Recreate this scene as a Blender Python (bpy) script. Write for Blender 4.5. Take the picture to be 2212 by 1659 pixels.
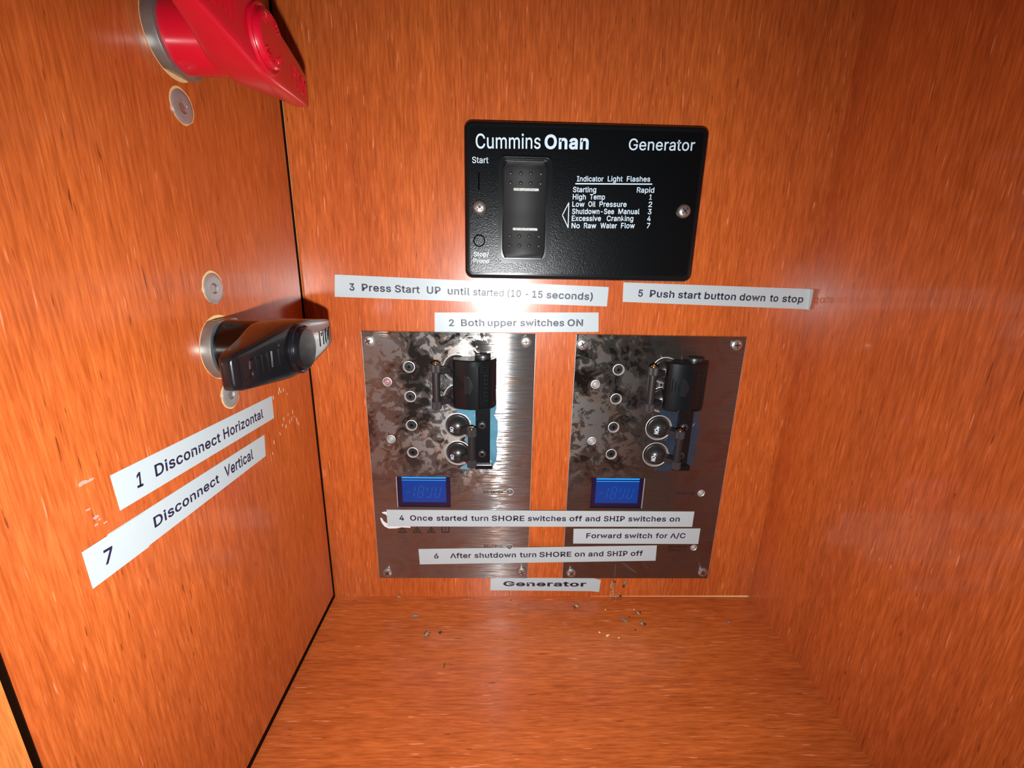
import bpy, bmesh, math, random
from mathutils import Vector, Matrix
random.seed(7)
scene = bpy.context.scene
for o in list(bpy.data.objects): bpy.data.objects.remove(o, do_unlink=True)
C = scene.collection
K = 0.001                       # everything below is measured in millimetres

# ------------------------------------------------------------------ camera, light, exposure
CAM = (0.09496469, -0.21782438, 0.19174178)
def cam_axes(p, y, r):
    Ry = Matrix(((math.cos(y), -math.sin(y), 0), (math.sin(y), math.cos(y), 0), (0, 0, 1)))
    Rx = Matrix(((1, 0, 0), (0, math.cos(p), -math.sin(p)), (0, math.sin(p), math.cos(p))))
    Rr = Matrix(((math.cos(r), 0, math.sin(r)), (0, 1, 0), (-math.sin(r), 0, math.cos(r))))
    M = Ry @ Rx @ Rr
    return M @ Vector((1, 0, 0)), M @ Vector((0, 1, 0)), M @ Vector((0, 0, 1))
cr, cf, cu = cam_axes(-0.2753795, -0.0269982, -0.0197560)
cam_rot = Matrix((cr, cu, -cf)).transposed()
cd = bpy.data.cameras.new('camera'); cam = bpy.data.objects.new('camera', cd); C.objects.link(cam)
cam.matrix_world = Matrix.Translation(CAM) @ cam_rot.to_4x4()
cd.sensor_fit = 'HORIZONTAL'; cd.sensor_width = 36.0; cd.lens = 36.0*958.559/2212.0
cd.clip_start = 0.004; cd.clip_end = 20
scene.camera = cam

w = bpy.data.worlds.new('world'); scene.world = w; w.use_nodes = True
w.node_tree.nodes['Background'].inputs[0].default_value = (0.62, 0.66, 0.70, 1)
w.node_tree.nodes['Background'].inputs[1].default_value = 0.06

# the phone's flash, just under the lens
fl = bpy.data.lights.new('phone_flash', 'SPOT'); flo = bpy.data.objects.new('phone_flash', fl); C.objects.link(flo)
fl.energy = 3.35; fl.shadow_soft_size = 0.0028; fl.spot_size = math.radians(156); fl.spot_blend = 1.0
fl.color = (0.98, 0.99, 1.0)
flo.location = (0.0945, -0.2120, 0.1610)
flo.rotation_euler = (math.radians(90-15), 0, math.radians(3))

scene.view_settings.view_transform = 'Standard'; scene.view_settings.look = 'None'
scene.view_settings.gamma = 1.0; scene.view_settings.use_curve_mapping = False
scene.view_settings.exposure = 0.0

# ------------------------------------------------------------------ materials
def new_mat(name):
    m = bpy.data.materials.new(name); m.use_nodes = True
    nt = m.node_tree; b = nt.nodes['Principled BSDF']
    return m, nt, b
def setp(b, **kw):
    names = dict(col='Base Color', rough='Roughness', metal='Metallic', spec='Specular IOR Level', coat='Coat Weight', coatr='Coat Roughness',
                 aniso='Anisotropic', arot='Anisotropic Rotation', alpha='Alpha', trans='Transmission Weight', ec='Emission Color', es='Emission Strength', ior='IOR')
    for k, v in kw.items():
        if k in ('col', 'ec') and len(v) == 3: v = (*v, 1)
        b.inputs[names[k]].default_value = v
def plain(name, bump=None, mottle=0.08, mscale=400, **kw):
    m, nt, b = new_mat(name); setp(b, **kw)
    tc = nt.nodes.new('ShaderNodeTexCoord')
    n = nt.nodes.new('ShaderNodeTexNoise'); n.inputs['Scale'].default_value = mscale; n.inputs['Detail'].default_value = 4
    nt.links.new(tc.outputs['Object'], n.inputs['Vector'])
    if mottle and 'col' in kw:
        mx = nt.nodes.new('ShaderNodeMix'); mx.data_type = 'RGBA'
        c = kw['col'][:3]
        mx.inputs[6].default_value = (*[v*(1-mottle) for v in c], 1); mx.inputs[7].default_value = (*[min(1, v*(1+mottle)) for v in c], 1)
        nt.links.new(n.outputs['Fac'], mx.inputs[0]); nt.links.new(mx.outputs[2], b.inputs['Base Color'])
    if bump:
        n2 = nt.nodes.new('ShaderNodeTexNoise'); n2.inputs['Scale'].default_value = bump[0]; n2.inputs['Detail'].default_value = 3
        nt.links.new(tc.outputs['Object'], n2.inputs['Vector'])
        bp = nt.nodes.new('ShaderNodeBump'); bp.inputs['Strength'].default_value = bump[1]; bp.inputs['Distance'].default_value = bump[2]*K
        nt.links.new(n2.outputs['Fac'], bp.inputs['Height']); nt.links.new(bp.outputs[0], b.inputs['Normal'])
    return m
def wood(name, axis, dark, mid, light, rough=0.30, coat=0.35, coatr=0.10, seed=0.0, streak=1.0):
    """veneer: fine fibres along one axis, short dark pores and short pale flecks"""
    m, nt, b = new_mat(name); N = nt.nodes; L = nt.links
    tc = N.new('ShaderNodeTexCoord')
    def noise(fine, along, detail=3, rough_=0.55, off=0.0):
        mp = N.new('ShaderNodeMapping'); s = [fine, fine, fine]; s[axis] = along
        mp.inputs['Scale'].default_value = s; mp.inputs['Location'].default_value = (seed+off, off*1.7, off*0.9)
        L.new(tc.outputs['Object'], mp.inputs['Vector'])
        n = N.new('ShaderNodeTexNoise'); n.inputs['Scale'].default_value = 1.0; n.inputs['Detail'].default_value = detail
        n.inputs['Roughness'].default_value = rough_
        L.new(mp.outputs[0], n.inputs['Vector']); return n
    def ramp(n, pts):
        r = N.new('ShaderNodeValToRGB'); e = r.color_ramp.elements
        e[0].position, e[0].color = pts[0][0], (*pts[0][1], 1); e[1].position, e[1].color = pts[-1][0], (*pts[-1][1], 1)
        for p, c in pts[1:-1]:
            k = e.new(p); k.color = (*c, 1)
        L.new(n.outputs['Fac'], r.inputs[0]); return r
    def mix(a, bb, fac, mode='MIX'):
        x = N.new('ShaderNodeMix'); x.data_type = 'RGBA'; x.blend_type = mode
        if isinstance(fac, float): x.inputs[0].default_value = fac
        else: L.new(fac, x.inputs[0])
        for i, v in ((6, a), (7, bb)):
            if isinstance(v, tuple): x.inputs[i].default_value = (*v, 1)
            else: L.new(v, x.inputs[i])
        return x.outputs[2]
    f1 = ramp(noise(900, 75, 5, 0.7), [(0.22, dark), (0.5, mid), (0.78, light)])
    f2 = ramp(noise(2200, 120, 2, 0.5, 3.1), [(0.35, (0.78, 0.72, 0.68)), (0.65, (1.10, 1.12, 1.12))])
    med = ramp(noise(230, 14, 3, 0.6, 31.0), [(0.35, (0.84, 0.80, 0.78)), (0.65, (1.10, 1.12, 1.14))])
    big = ramp(noise(26, 4.5, 3, 0.5, 7.7), [(0.32, (0.86, 0.80, 0.84)), (0.68, (1.08, 1.12, 1.0))])
    c = mix(f1.outputs[0], f2.outputs[0], 0.8*streak if streak < 1 else 0.8, 'MULTIPLY')
    c = mix(c, big.outputs[0], 0.75, 'MULTIPLY')
    c = mix(c, med.outputs[0], 0.55, 'MULTIPLY')
    pore = ramp(noise(1150, 110, 2, 0.5, 11.3), [(0.25, (0.8, 0.8, 0.8)), (0.295, (0, 0, 0))])
    c = mix(c, tuple(v*0.38 for v in dark), pore.outputs[0])
    fleck = ramp(noise(1250, 100, 1, 0.4, 23.9), [(0.725, (0, 0, 0)), (0.78, (1, 1, 1))])
    fk = N.new('ShaderNodeMath'); fk.operation = 'MULTIPLY'; fk.inputs[1].default_value = 0.55
    L.new(fleck.outputs[0], fk.inputs[0])
    c = mix(c, tuple(min(1, v*1.25+0.09) for v in light), fk.outputs[0])
    L.new(c, b.inputs['Base Color'])
    bp = N.new('ShaderNodeBump'); bp.inputs['Strength'].default_value = 0.22; bp.inputs['Distance'].default_value = 0.06*K
    L.new(f1.outputs[0], bp.inputs['Height']); L.new(bp.outputs[0], b.inputs['Normal'])
    bp2 = N.new('ShaderNodeBump'); bp2.inputs['Strength'].default_value = 0.08; bp2.inputs['Distance'].default_value = 0.06*K
    L.new(f2.outputs[0], bp2.inputs['Height']); L.new(bp2.outputs[0], b.inputs['Coat Normal'])
    setp(b, rough=rough, coat=coat, coatr=coatr, spec=0.3)
    return m
M = {}
WD, WM, WL = (0.280, 0.050, 0.008), (0.435, 0.090, 0.018), (0.565, 0.137, 0.034)
M['wood_back'] = wood('veneer_back', 2, WD, WM, WL, seed=0.0, coatr=0.20)
M['wood_left'] = wood('veneer_left', 2, WD, WM, WL, seed=5.0, coatr=0.14)
M['wood_right'] = wood('veneer_right', 2, WD, WM, WL, seed=9.0, coatr=0.09, coat=0.5)
M['wood_floor'] = wood('veneer_floor', 0, (0.24, 0.045, 0.008), (0.42, 0.094, 0.020), (0.55, 0.145, 0.038), seed=2.0, coatr=0.17)
M['wood_frame'] = wood('frame_timber', 2, (0.48, 0.15, 0.035), (0.56, 0.18, 0.04), (0.66, 0.23, 0.05), seed=15.0, coat=0.1)
M['raw_edge'] = plain('raw_wood_edge', col=(0.62, 0.38, 0.16), rough=0.8, mottle=0.2, mscale=900)
M['gap'] = plain('dark_gap', col=(0.012, 0.004, 0.002), rough=0.9, spec=0.0)
M['white_tape'] = plain('label_tape', col=(0.375, 0.43, 0.445), rough=0.32, mottle=0.02, mscale=120, coat=0.12, coatr=0.12, bump=(300, 0.15, 0.08))
M['ink'] = plain('label_ink', col=(0.010, 0.008, 0.030), rough=0.45)
M['panel_black'] = plain('powder_coat_black', col=(0.002, 0.0025, 0.003), spec=0.24, rough=0.25, bump=(1900, 0.6, 0.12), mscale=1500, mottle=0.3)
M['gloss_black'] = plain('gloss_black_plastic', col=(0.004, 0.005, 0.006), spec=0.35, rough=0.24, coat=0.10, coatr=0.1)
M['handle_black'] = plain('handle_black_plastic', col=(0.004, 0.004, 0.005), spec=0.3, rough=0.22, coat=0.3, coatr=0.10)
M['rocker_black'] = plain('rocker_plastic', col=(0.008, 0.0085, 0.009), spec=0.3, rough=0.50, mscale=900, mottle=0.25, bump=(1800, 0.3, 0.05))
M['dot_black'] = plain('rocker_dot', col=(0.018, 0.018, 0.019), rough=0.42)
M['rubber_black'] = plain('breaker_rubber', col=(0.014, 0.013, 0.013), rough=0.34, coat=0.2, coatr=0.2)
M['relief_lit_black'] = plain('relief_lit_black', col=(0.008, 0.009, 0.010), rough=0.24)  # lighter than the block: light caught by the relief, put into the colour
M['satin_black'] = plain('satin_black_metal', col=(0.012, 0.012, 0.013), rough=0.36)
M['knurl_black'] = plain('knurled_black', col=(0.022, 0.022, 0.024), rough=0.42)
M['red_plastic'] = plain('red_plastic', col=(0.47, 0.002, 0.016), rough=0.30, coat=0.45, coatr=0.10, mottle=0.05)
M['print_white'] = plain('printed_white', col=(0.52, 0.66, 0.77), rough=0.5, mottle=0.02)
M['print_grey'] = plain('embossed_mark', col=(0.001, 0.001, 0.001), rough=0.6, spec=0.0)
M['print_black'] = plain('panel_print_black', col=(0.010, 0.008, 0.007), rough=0.5)
M['screw_steel'] = plain('screw_steel', col=(0.45, 0.44, 0.42), rough=0.34, metal=0.9, mottle=0.1, bump=(700, 0.1, 0.1))
M['slot_dark'] = plain('slot_shade', col=(0.04, 0.035, 0.03), rough=0.35, metal=0.5)
M['ring_steel'] = plain('cut_steel_edge', col=(0.62, 0.60, 0.58), rough=0.48, metal=0.75)
M['collar'] = plain('galvanised_collar', col=(0.30, 0.33, 0.31), rough=0.34, metal=0.85, mottle=0.35, mscale=260)
M['bolt_grey'] = plain('zinc_bolt_head', col=(0.36, 0.345, 0.33), rough=0.36, metal=0.6, mottle=0.15, mscale=300)
M['brass'] = plain('brass_pin', col=(0.72, 0.50, 0.20), rough=0.22, metal=1.0)
M['lcd_frame'] = plain('lcd_bezel', col=(0.003, 0.005, 0.030), rough=0.12, coat=0.5, coatr=0.05)
M['lcd_screen'] = plain('lcd_screen', col=(0.001, 0.020, 0.11), rough=0.12, ec=(0.0, 0.04, 0.26), es=0.45, mottle=0.04, mscale=60)
M['lcd_reflection'] = plain('lcd_edge_reflection', col=(0.01, 0.16, 0.5), rough=0.2, ec=(0.0, 0.20, 0.75), es=0.9)  # painted reflection along the display's top edge, glowing though no lamp
M['lcd_digit'] = plain('lcd_ghost_digit', col=(0.004, 0.05, 0.21), rough=0.15, ec=(0.0, 0.06, 0.30), es=0.5)
M['led_clear'] = plain('led_lens_clear', col=(0.28, 0.29, 0.28), rough=0.25, coat=0.5)
M['led_pink'] = plain('led_lens_pink', col=(0.30, 0.15, 0.16), rough=0.25, coat=0.5)
M['led_dark'] = plain('led_lens_dark', col=(0.10, 0.10, 0.10), rough=0.25, coat=0.5)
M['film_blue'] = plain('blue_protective_film', col=(0.075, 0.20, 0.27), rough=0.18, coat=0.4, mottle=0.4, mscale=140, bump=(160, 0.6, 0.5))
M['film_dull'] = plain('dull_protective_film', col=(0.016, 0.028, 0.046), rough=0.18, coat=0.5, mottle=0.5, mscale=160, bump=(200, 0.9, 0.5))
M['torn_paper'] = plain('torn_backing', col=(0.6, 0.62, 0.62), rough=0.25, coat=0.4)
M['husk_tan'] = plain('dry_husk_tan', col=(0.30, 0.21, 0.12), rough=0.7, mottle=0.4, mscale=1500)
M['husk_grey'] = plain('dry_husk_grey', col=(0.16, 0.15, 0.13), rough=0.6, mottle=0.5, mscale=1500)
M['husk_dark'] = plain('dry_husk_dark', col=(0.05, 0.022, 0.014), rough=0.6, mottle=0.4, mscale=1500)
M['seed'] = plain('pale_grain', col=(0.6, 0.48, 0.25), rough=0.5, mottle=0.2, mscale=900)
M['web'] = plain('cobweb_silk', col=(0.42, 0.34, 0.30), rough=0.5, alpha=0.38)
M['fleck_white'] = plain('white_fleck', col=(0.62, 0.52, 0.45), rough=0.4)

def steel(name, dark, light, seed, thr=0.5, bare=(0.30, 0.29, 0.28, 1)):
    """brushed stainless (brush lines run sideways) under patches of protective film and grime"""
    m, nt, b = new_mat(name); N = nt.nodes; L = nt.links
    tc = N.new('ShaderNodeTexCoord')
    mp = N.new('ShaderNodeMapping'); mp.inputs['Location'].default_value = (seed, seed*0.3, 0); L.new(tc.outputs['Object'], mp.inputs[0])
    def noise(sc, det=4, ro=0.55, dist=0.0, vec=None):
        n = N.new('ShaderNodeTexNoise'); n.inputs['Scale'].default_value = sc; n.inputs['Detail'].default_value = det
        n.inputs['Roughness'].default_value = ro; n.inputs['Distortion'].default_value = dist
        L.new(vec or mp.outputs[0], n.inputs['Vector']); return n
    def ramp(src, pts):
        r = N.new('ShaderNodeValToRGB'); e = r.color_ramp.elements
        e[0].position, e[0].color = pts[0][0], (*pts[0][1], 1); e[1].position, e[1].color = pts[-1][0], (*pts[-1][1], 1)
        for p, c in pts[1:-1]:
            k = e.new(p); k.color = (*c, 1)
        L.new(src, r.inputs[0]); return r
    g = lambda v: (v, v, v)
    # film coverage: over the left two thirds, fading towards right and bottom where bare metal shows
    sep = N.new('ShaderNodeSeparateXYZ'); L.new(tc.outputs['Object'], sep.inputs[0])
    blot = noise(62, 5, 0.62, 0.9)
    blot2 = noise(150, 5, 0.6, 1.6)
    ma = N.new('ShaderNodeMath'); ma.operation = 'MULTIPLY_ADD'; ma.inputs[1].default_value = 0.45
    L.new(blot2.outputs['Fac'], ma.inputs[0])
    mb = N.new('ShaderNodeMath'); mb.operation = 'MULTIPLY'; mb.inputs[1].default_value = 0.6; L.new(blot.outputs['Fac'], mb.inputs[0])
    L.new(mb.outputs[0], ma.inputs[2])
    # x mask and z mask (metres in object space)
    def rampval(sock, a, bq):
        mr = N.new('ShaderNodeMapRange'); mr.inputs[1].default_value = a; mr.inputs[2].default_value = bq; mr.interpolation_type = 'SMOOTHSTEP'
        L.new(sock, mr.inputs[0]); return mr.outputs[0]
    mx_ = rampval(sep.outputs[0], thr, thr-0.022)      # 1 at left
    mz_ = rampval(sep.outputs[1], 0.040, 0.085)        # 1 at top
    cov = N.new('ShaderNodeMath'); cov.operation = 'MULTIPLY'; L.new(mx_, cov.inputs[0]); L.new(mz_, cov.inputs[1])
    patch = ramp(ma.outputs[0], [(0.47, g(0)), (0.49, g(0.5)), (0.545, g(0.55)), (0.56, g(1))])
    pm = N.new('ShaderNodeMath'); pm.operation = 'MULTIPLY'; L.new(patch.outputs[0], pm.inputs[0]); L.new(cov.outputs[0], pm.inputs[1])
    # colours
    base = ramp(ma.outputs[0], [(0.455, dark), (0.475, tuple((a+b_)/2 for a, b_ in zip(dark, light))), (0.54, tuple(a*.4+b_*.6 for a, b_ in zip(dark, light))), (0.56, light)])
    tint = noise(48, 4, 0.6, 1.2, None)
    tr = ramp(tint.outputs['Fac'], [(0.38, (0.95, 0.78, 0.68)), (0.5, (1, 1, 1)), (0.64, (0.86, 0.97, 1.05))])
    mixc = N.new('ShaderNodeMix'); mixc.data_type = 'RGBA'; L.new(cov.outputs[0], mixc.inputs[0])
    mixc.inputs[6].default_value = bare; L.new(base.outputs[0], mixc.inputs[7])
    mul = N.new('ShaderNodeMix'); mul.data_type = 'RGBA'; mul.blend_type = 'MULTIPLY'; mul.inputs[0].default_value = 0.8
    L.new(mixc.outputs[2], mul.inputs[6]); L.new(tr.outputs[0], mul.inputs[7])
    L.new(mul.outputs[2], b.inputs['Base Color'])
    # roughness: bare brushed metal 0.30, hazy film 0.5+, glossy film 0.2
    rr = N.new('ShaderNodeMapRange'); rr.inputs[3].default_value = 0.095; rr.inputs[4].default_value = 0.42
    L.new(pm.outputs[0], rr.inputs[0]); L.new(rr.outputs[0], b.inputs['Roughness'])
    # fine brushing
    # brushing: fine sideways scratches lean the surface up and down, line by line
    def lines(sx, sy):
        mp2 = N.new('ShaderNodeMapping'); mp2.inputs['Scale'].default_value = (sx, sy, 100); L.new(tc.outputs['Object'], mp2.inputs[0])
        n = noise(1.0, 2, 0.6, 0, mp2.outputs[0]); m1 = N.new('ShaderNodeMath'); m1.operation = 'SUBTRACT'; m1.inputs[1].default_value = 0.5
        L.new(n.outputs['Fac'], m1.inputs[0]); return m1.outputs[0]
    la = N.new('ShaderNodeMath'); la.operation = 'MULTIPLY'; la.inputs[1].default_value = 2.4; L.new(lines(40, 16000), la.inputs[0])
    lb = N.new('ShaderNodeMath'); lb.operation = 'MULTIPLY_ADD'; lb.inputs[1].default_value = 0.14; L.new(lines(14, 2600), lb.inputs[0]); L.new(la.outputs[0], lb.inputs[2])
    # hardly any scratch shows under the film
    cz = N.new('ShaderNodeMapRange'); cz.inputs[3].default_value = 1.0; cz.inputs[4].default_value = 0.35; L.new(cov.outputs[0], cz.inputs[0])
    lc = N.new('ShaderNodeMath'); lc.operation = 'MULTIPLY'; L.new(lb.outputs[0], lc.inputs[0]); L.new(cz.outputs[0], lc.inputs[1])
    cx = N.new('ShaderNodeCombineXYZ'); L.new(lc.outputs[0], cx.inputs[2])
    geo = N.new('ShaderNodeNewGeometry'); va = N.new('ShaderNodeVectorMath'); va.operation = 'ADD'; L.new(geo.outputs['Normal'], va.inputs[0]); L.new(cx.outputs[0], va.inputs[1])
    vn = N.new('ShaderNodeVectorMath'); vn.operation = 'NORMALIZE'; L.new(va.outputs[0], vn.inputs[0]); L.new(vn.outputs[0], b.inputs['Normal'])
    tg = N.new('ShaderNodeTangent'); tg.direction_type = 'RADIAL'; tg.axis = 'Y'
    L.new(tg.outputs[0], b.inputs['Tangent'])
    setp(b, metal=0.9, aniso=0.8, arot=0.25)
    return m
M['steel_a'] = steel('brushed_steel_filmed', (0.12, 0.10, 0.088), (0.31, 0.29, 0.27), 0.0, 0.072)
M['steel_b'] = steel('brushed_steel_dimmed', (0.065, 0.052, 0.042), (0.26, 0.24, 0.22), 0.37, 0.050, (0.19, 0.165, 0.15, 1))  # same steel, its dimmer brown reflections put into a darker base colour

# ------------------------------------------------------------------ helpers
FR = {'B': Matrix(((1, 0, 0), (0, 0, -1), (0, 1, 0))),       # back wall: right, up, out of the wall
      'L': Matrix(((0, 0, 1), (1, 0, 0), (0, 1, 0))),        # left wall: towards the back, up, out
      'F': Matrix(((1, 0, 0), (0, 1, 0), (0, 0, 1)))}        # floor: right, back, up
def props(o, label=None, cat=None, group=None, kind=None):
    if label: o['label'] = label
    if cat: o['category'] = cat
    if group: o['group'] = group
    if kind: o['kind'] = kind
def thing(name, label, cat, pl, a=0, b=0, c=0, rot=0, group=None):
    o = bpy.data.objects.new(name, None); C.objects.link(o); o.empty_display_size = 0.005
    R = FR[pl]
    o.matrix_world = Matrix.Translation(R @ Vector((a*K, b*K, c*K))) @ (R @ Matrix.Rotation(rot, 3, 'Z')).to_4x4()
    props(o, label, cat, group); return o
def finish(bm, name, mat, parent=None, smooth=False, loc=None, rot=0, scale=K, label=None, kind=None):
    me = bpy.data.meshes.new(name)
    bmesh.ops.recalc_face_normals(bm, faces=bm.faces)
    if scale != 1: bmesh.ops.scale(bm, vec=(scale,)*3, verts=bm.verts)
    bm.to_mesh(me); bm.free()
    me.materials.append(M[mat] if isinstance(mat, str) else mat)
    if smooth:
        me.polygons.foreach_set('use_smooth', [True]*len(me.polygons))
        try: me.set_sharp_from_angle(angle=math.radians(38))
        except Exception: pass
    o = bpy.data.objects.new(name, me); C.objects.link(o)
    if parent: o.parent = parent
    if loc: o.location = [v*K for v in loc]
    if rot: o.rotation_euler = (0, 0, rot)
    if label: o['label'] = label
    if kind: o['kind'] = kind
    return o
def dupe(o, name, parent, loc, rot=None):
    c = o.copy(); c.name = name; C.objects.link(c); c.parent = parent; c.location = [v*K for v in loc]
    if rot is not None: c.rotation_euler = (0, 0, rot)
    for ch in list(o.children):
        d = ch.copy(); C.objects.link(d); d.parent = c
    return c
def box(bm, x0, x1, y0, y1, z0, z1, bev=0, seg=2):
    r = bmesh.ops.create_cube(bm, size=1)
    vs = r['verts']
    for v in vs: v.co = Vector((x0+(v.co.x+.5)*(x1-x0), y0+(v.co.y+.5)*(y1-y0), z0+(v.co.z+.5)*(z1-z0)))
    if bev:
        es = list({e for v in vs for e in v.link_edges})
        bmesh.ops.bevel(bm, geom=es, offset=bev, segments=seg, profile=0.5, affect='EDGES')
    return vs
def rrect(x0, y0, x1, y1, r, n=6):
    pts = []
    for cx, cy, a0 in ((x1-r, y0+r, -90), (x1-r, y1-r, 0), (x0+r, y1-r, 90), (x0+r, y0+r, 180)):
        for i in range(n+1):
            a = math.radians(a0+90*i/n); pts.append((cx+r*math.cos(a), cy+r*math.sin(a)))
    return pts
def circ(cx, cy, r, n=32): return [(cx+r*math.cos(2*math.pi*i/n), cy+r*math.sin(2*math.pi*i/n)) for i in range(n)]
def loft(bm, rings, cap0=True, cap1=True):
    """rings: list of equal-length lists of 3-D points"""
    R = [[bm.verts.new(p) for p in r] for r in rings]
    n = len(R[0])
    for a, b in zip(R, R[1:]):
        for i in range(n): bm.faces.new((a[i], a[(i+1) % n], b[(i+1) % n], b[i]))
    if cap0: bm.faces.new(list(reversed(R[0])))
    if cap1: bm.faces.new(R[-1])
    return R
def prism(bm, pts, c0, c1): return loft(bm, [[(x, y, c0) for x, y in pts], [(x, y, c1) for x, y in pts]])
def inset_pts(pts, d):
    cx = sum(p[0] for p in pts)/len(pts); cy = sum(p[1] for p in pts)/len(pts)
    out = []
    n = len(pts)
    for i in range(n):
        p0, p1, p2 = Vector(pts[i-1]), Vector(pts[i]), Vector(pts[(i+1) % n])
        e1 = (p1-p0).normalized() if (p1-p0).length > 1e-9 else (p2-p1).normalized(); e2 = (p2-p1).normalized() if (p2-p1).length > 1e-9 else e1
        nn = Vector((-(e1.y+e2.y), e1.x+e2.x)); nn = nn.normalized() if nn.length > 1e-9 else Vector((0, 0))
        out.append((p1.x+nn.x*d, p1.y+nn.y*d))
    return out
def pillow(bm, pts, c0, c1, bev, steps=3):
    """ccw outline extruded from c0 to c1 with a rounded front edge"""
    rings = [[(x, y, c0) for x, y in pts]]
    for i in range(steps+1):
        t = math.pi/2*i/steps
        q = inset_pts(pts, bev*(1-math.cos(t)))
        rings.append([(x, y, c1-bev+bev*math.sin(t)) for x, y in q])
    return loft(bm, rings)
def lathe(bm, prof, cx=0, cy=0, axis='z', n=32, off=(0, 0, 0), cap=True):
    """prof: list of (radius, height)"""
    rings = []
    for r, h in prof:
        ring = []
        for i in range(n):
            a = 2*math.pi*i/n; u, v = max(r, 1e-4)*math.cos(a), max(r, 1e-4)*math.sin(a)
            p = {'z': (cx+u, cy+v, h), 'y': (cx+v, h, cy+u), 'x': (h, cx+u, cy+v)}[axis]
            ring.append((p[0]+off[0], p[1]+off[1], p[2]+off[2]))
        rings.append(ring)
    return loft(bm, rings, cap, cap)
def plate(bm, outer, holes, c0, c1):
    """flat plate with real cut-outs"""
    for c, top in ((c1, True), (c0, False)):
        es = []
        for loop in [outer]+holes:
            vs = [bm.verts.new((x, y, c)) for x, y in loop]
            es += [bm.edges.new((vs[i], vs[(i+1) % len(vs)])) for i in range(len(vs))]
        bmesh.ops.triangle_fill(bm, edges=es, use_beauty=True)
    for loop in [outer]+holes:
        a = [bm.verts.new((x, y, c0)) for x, y in loop]; b = [bm.verts.new((x, y, c1)) for x, y in loop]
        n = len(loop)
        for i in range(n): bm.faces.new((a[i], a[(i+1) % n], b[(i+1) % n], b[i]))
    bmesh.ops.remove_doubles(bm, verts=bm.verts, dist=1e-5)
_txt = {}
def _area(p): return sum(p[i][0]*p[(i+1) % len(p)][1]-p[(i+1) % len(p)][0]*p[i][1] for i in range(len(p)))/2
def _inside(q, p):
    c = False
    for i in range(len(p)):
        (x0, y0), (x1, y1) = p[i-1], p[i]
        if (y0 > q[1]) != (y1 > q[1]) and q[0] < (x1-x0)*(q[1]-y0)/(y1-y0)+x0: c = not c
    return c
def _grow(p, d):
    out = [p[0]]
    for q in p[1:]:
        if math.hypot(q[0]-out[-1][0], q[1]-out[-1][1]) > 7: out.append(q)
    if math.hypot(out[0][0]-out[-1][0], out[0][1]-out[-1][1]) <= 7: out.pop()
    n = len(out); res = []
    for i in range(n):
        a, b, c = Vector(out[i-1]), Vector(out[i]), Vector(out[(i+1) % n])
        e1, e2 = (b-a).normalized(), (c-b).normalized()
        n1, n2 = Vector((-e1.y, e1.x)), Vector((-e2.y, e2.x)); m = n1+n2
        if m.length < 1e-3: m = n1
        m.normalize(); k = d/max(0.5, m.dot(n1)); res.append((b.x+m.x*k, b.y+m.y*k))
    return res
from mathutils.geometry import tessellate_polygon
def glyphs(text, bold):
    """the characters of GLY set side by side as one flat mesh; bold (in ems) thickens every stroke"""
    key = (text, bold)
    if key in _txt: return _txt[key]
    x = 0; vs = []; fs = []
    for ch in text:
        adv, loops = GLY[ch]
        P = [[(l[2*k], l[2*k+1]) for k in range(len(l)//2)] for l in loops]
        outer = [p for p in P if _area(p) < 0]; holes = [p for p in P if _area(p) >= 0]
        for o in outer:
            poly = [_grow(o, bold*1000)]+[_grow(q, bold*1000) for q in holes if _inside(q[0], o)]
            flat = [v for l in poly for v in l]
            base = len(vs); vs += [((x+v[0])/1000, v[1]/1000, 0) for v in flat]
            for t in tessellate_polygon([[Vector((v[0], v[1], 0)) for v in l] for l in poly]): fs.append(tuple(base+i for i in t))
        x += adv+bold*1500
    _txt[key] = (vs, fs); return _txt[key]
def caph(bold):
    vs, _ = glyphs('H', bold); return max(v[1] for v in vs), min(v[1] for v in vs)
def put_word(bm, text, ax, ay, bx, by, cap, c, bold=0.012, bend=None):
    vs, fs = glyphs(text, bold)
    if not vs: return
    x0 = min(v[0] for v in vs); x1 = max(v[0] for v in vs); ch, cb = caph(bold)
    A, B = Vector((ax, ay)), Vector((bx, by)); W = (B-A).length; u = (B-A).normalized(); n = Vector((-u.y, u.x))
    sx = W/(x1-x0); sy = cap/(ch-cb)
    nv = []
    for v in vs:
        p = A+u*((v[0]-x0)*sx)+n*((v[1]-cb)*sy)
        q = (p.x, p.y, c) if not bend else bend(p.x, p.y, c)
        nv.append(bm.verts.new(q))
    for f in fs:
        try: bm.faces.new([nv[i] for i in f])
        except ValueError: pass
def lettering(words, parent, mat, c, bold=0.012, name='lettering', off=(0, 0), bend=None, label=None):
    for t, ax, ay, bx, by, cap in words:
        bm = bmesh.new(); put_word(bm, t, ax-off[0], ay-off[1], bx-off[0], by-off[1], cap, c, bold, bend)
        finish(bm, name, mat, parent, label=label)
def stroke(bm, pts, wd, c0, c1):
    for (x0, y0), (x1, y1) in zip(pts, pts[1:]):
        d = Vector((x1-x0, y1-y0)); 
        if d.length < 1e-6: continue
        d.normalize(); n = Vector((-d.y, d.x))*wd/2; e = d*wd/2*0.6
        q = [(x0-e.x+n.x, y0-e.y+n.y), (x0-e.x-n.x, y0-e.y-n.y), (x1+e.x-n.x, y1+e.y-n.y), (x1+e.x+n.x, y1+e.y+n.y)]
        prism(bm, q, c0, c1)

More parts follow.
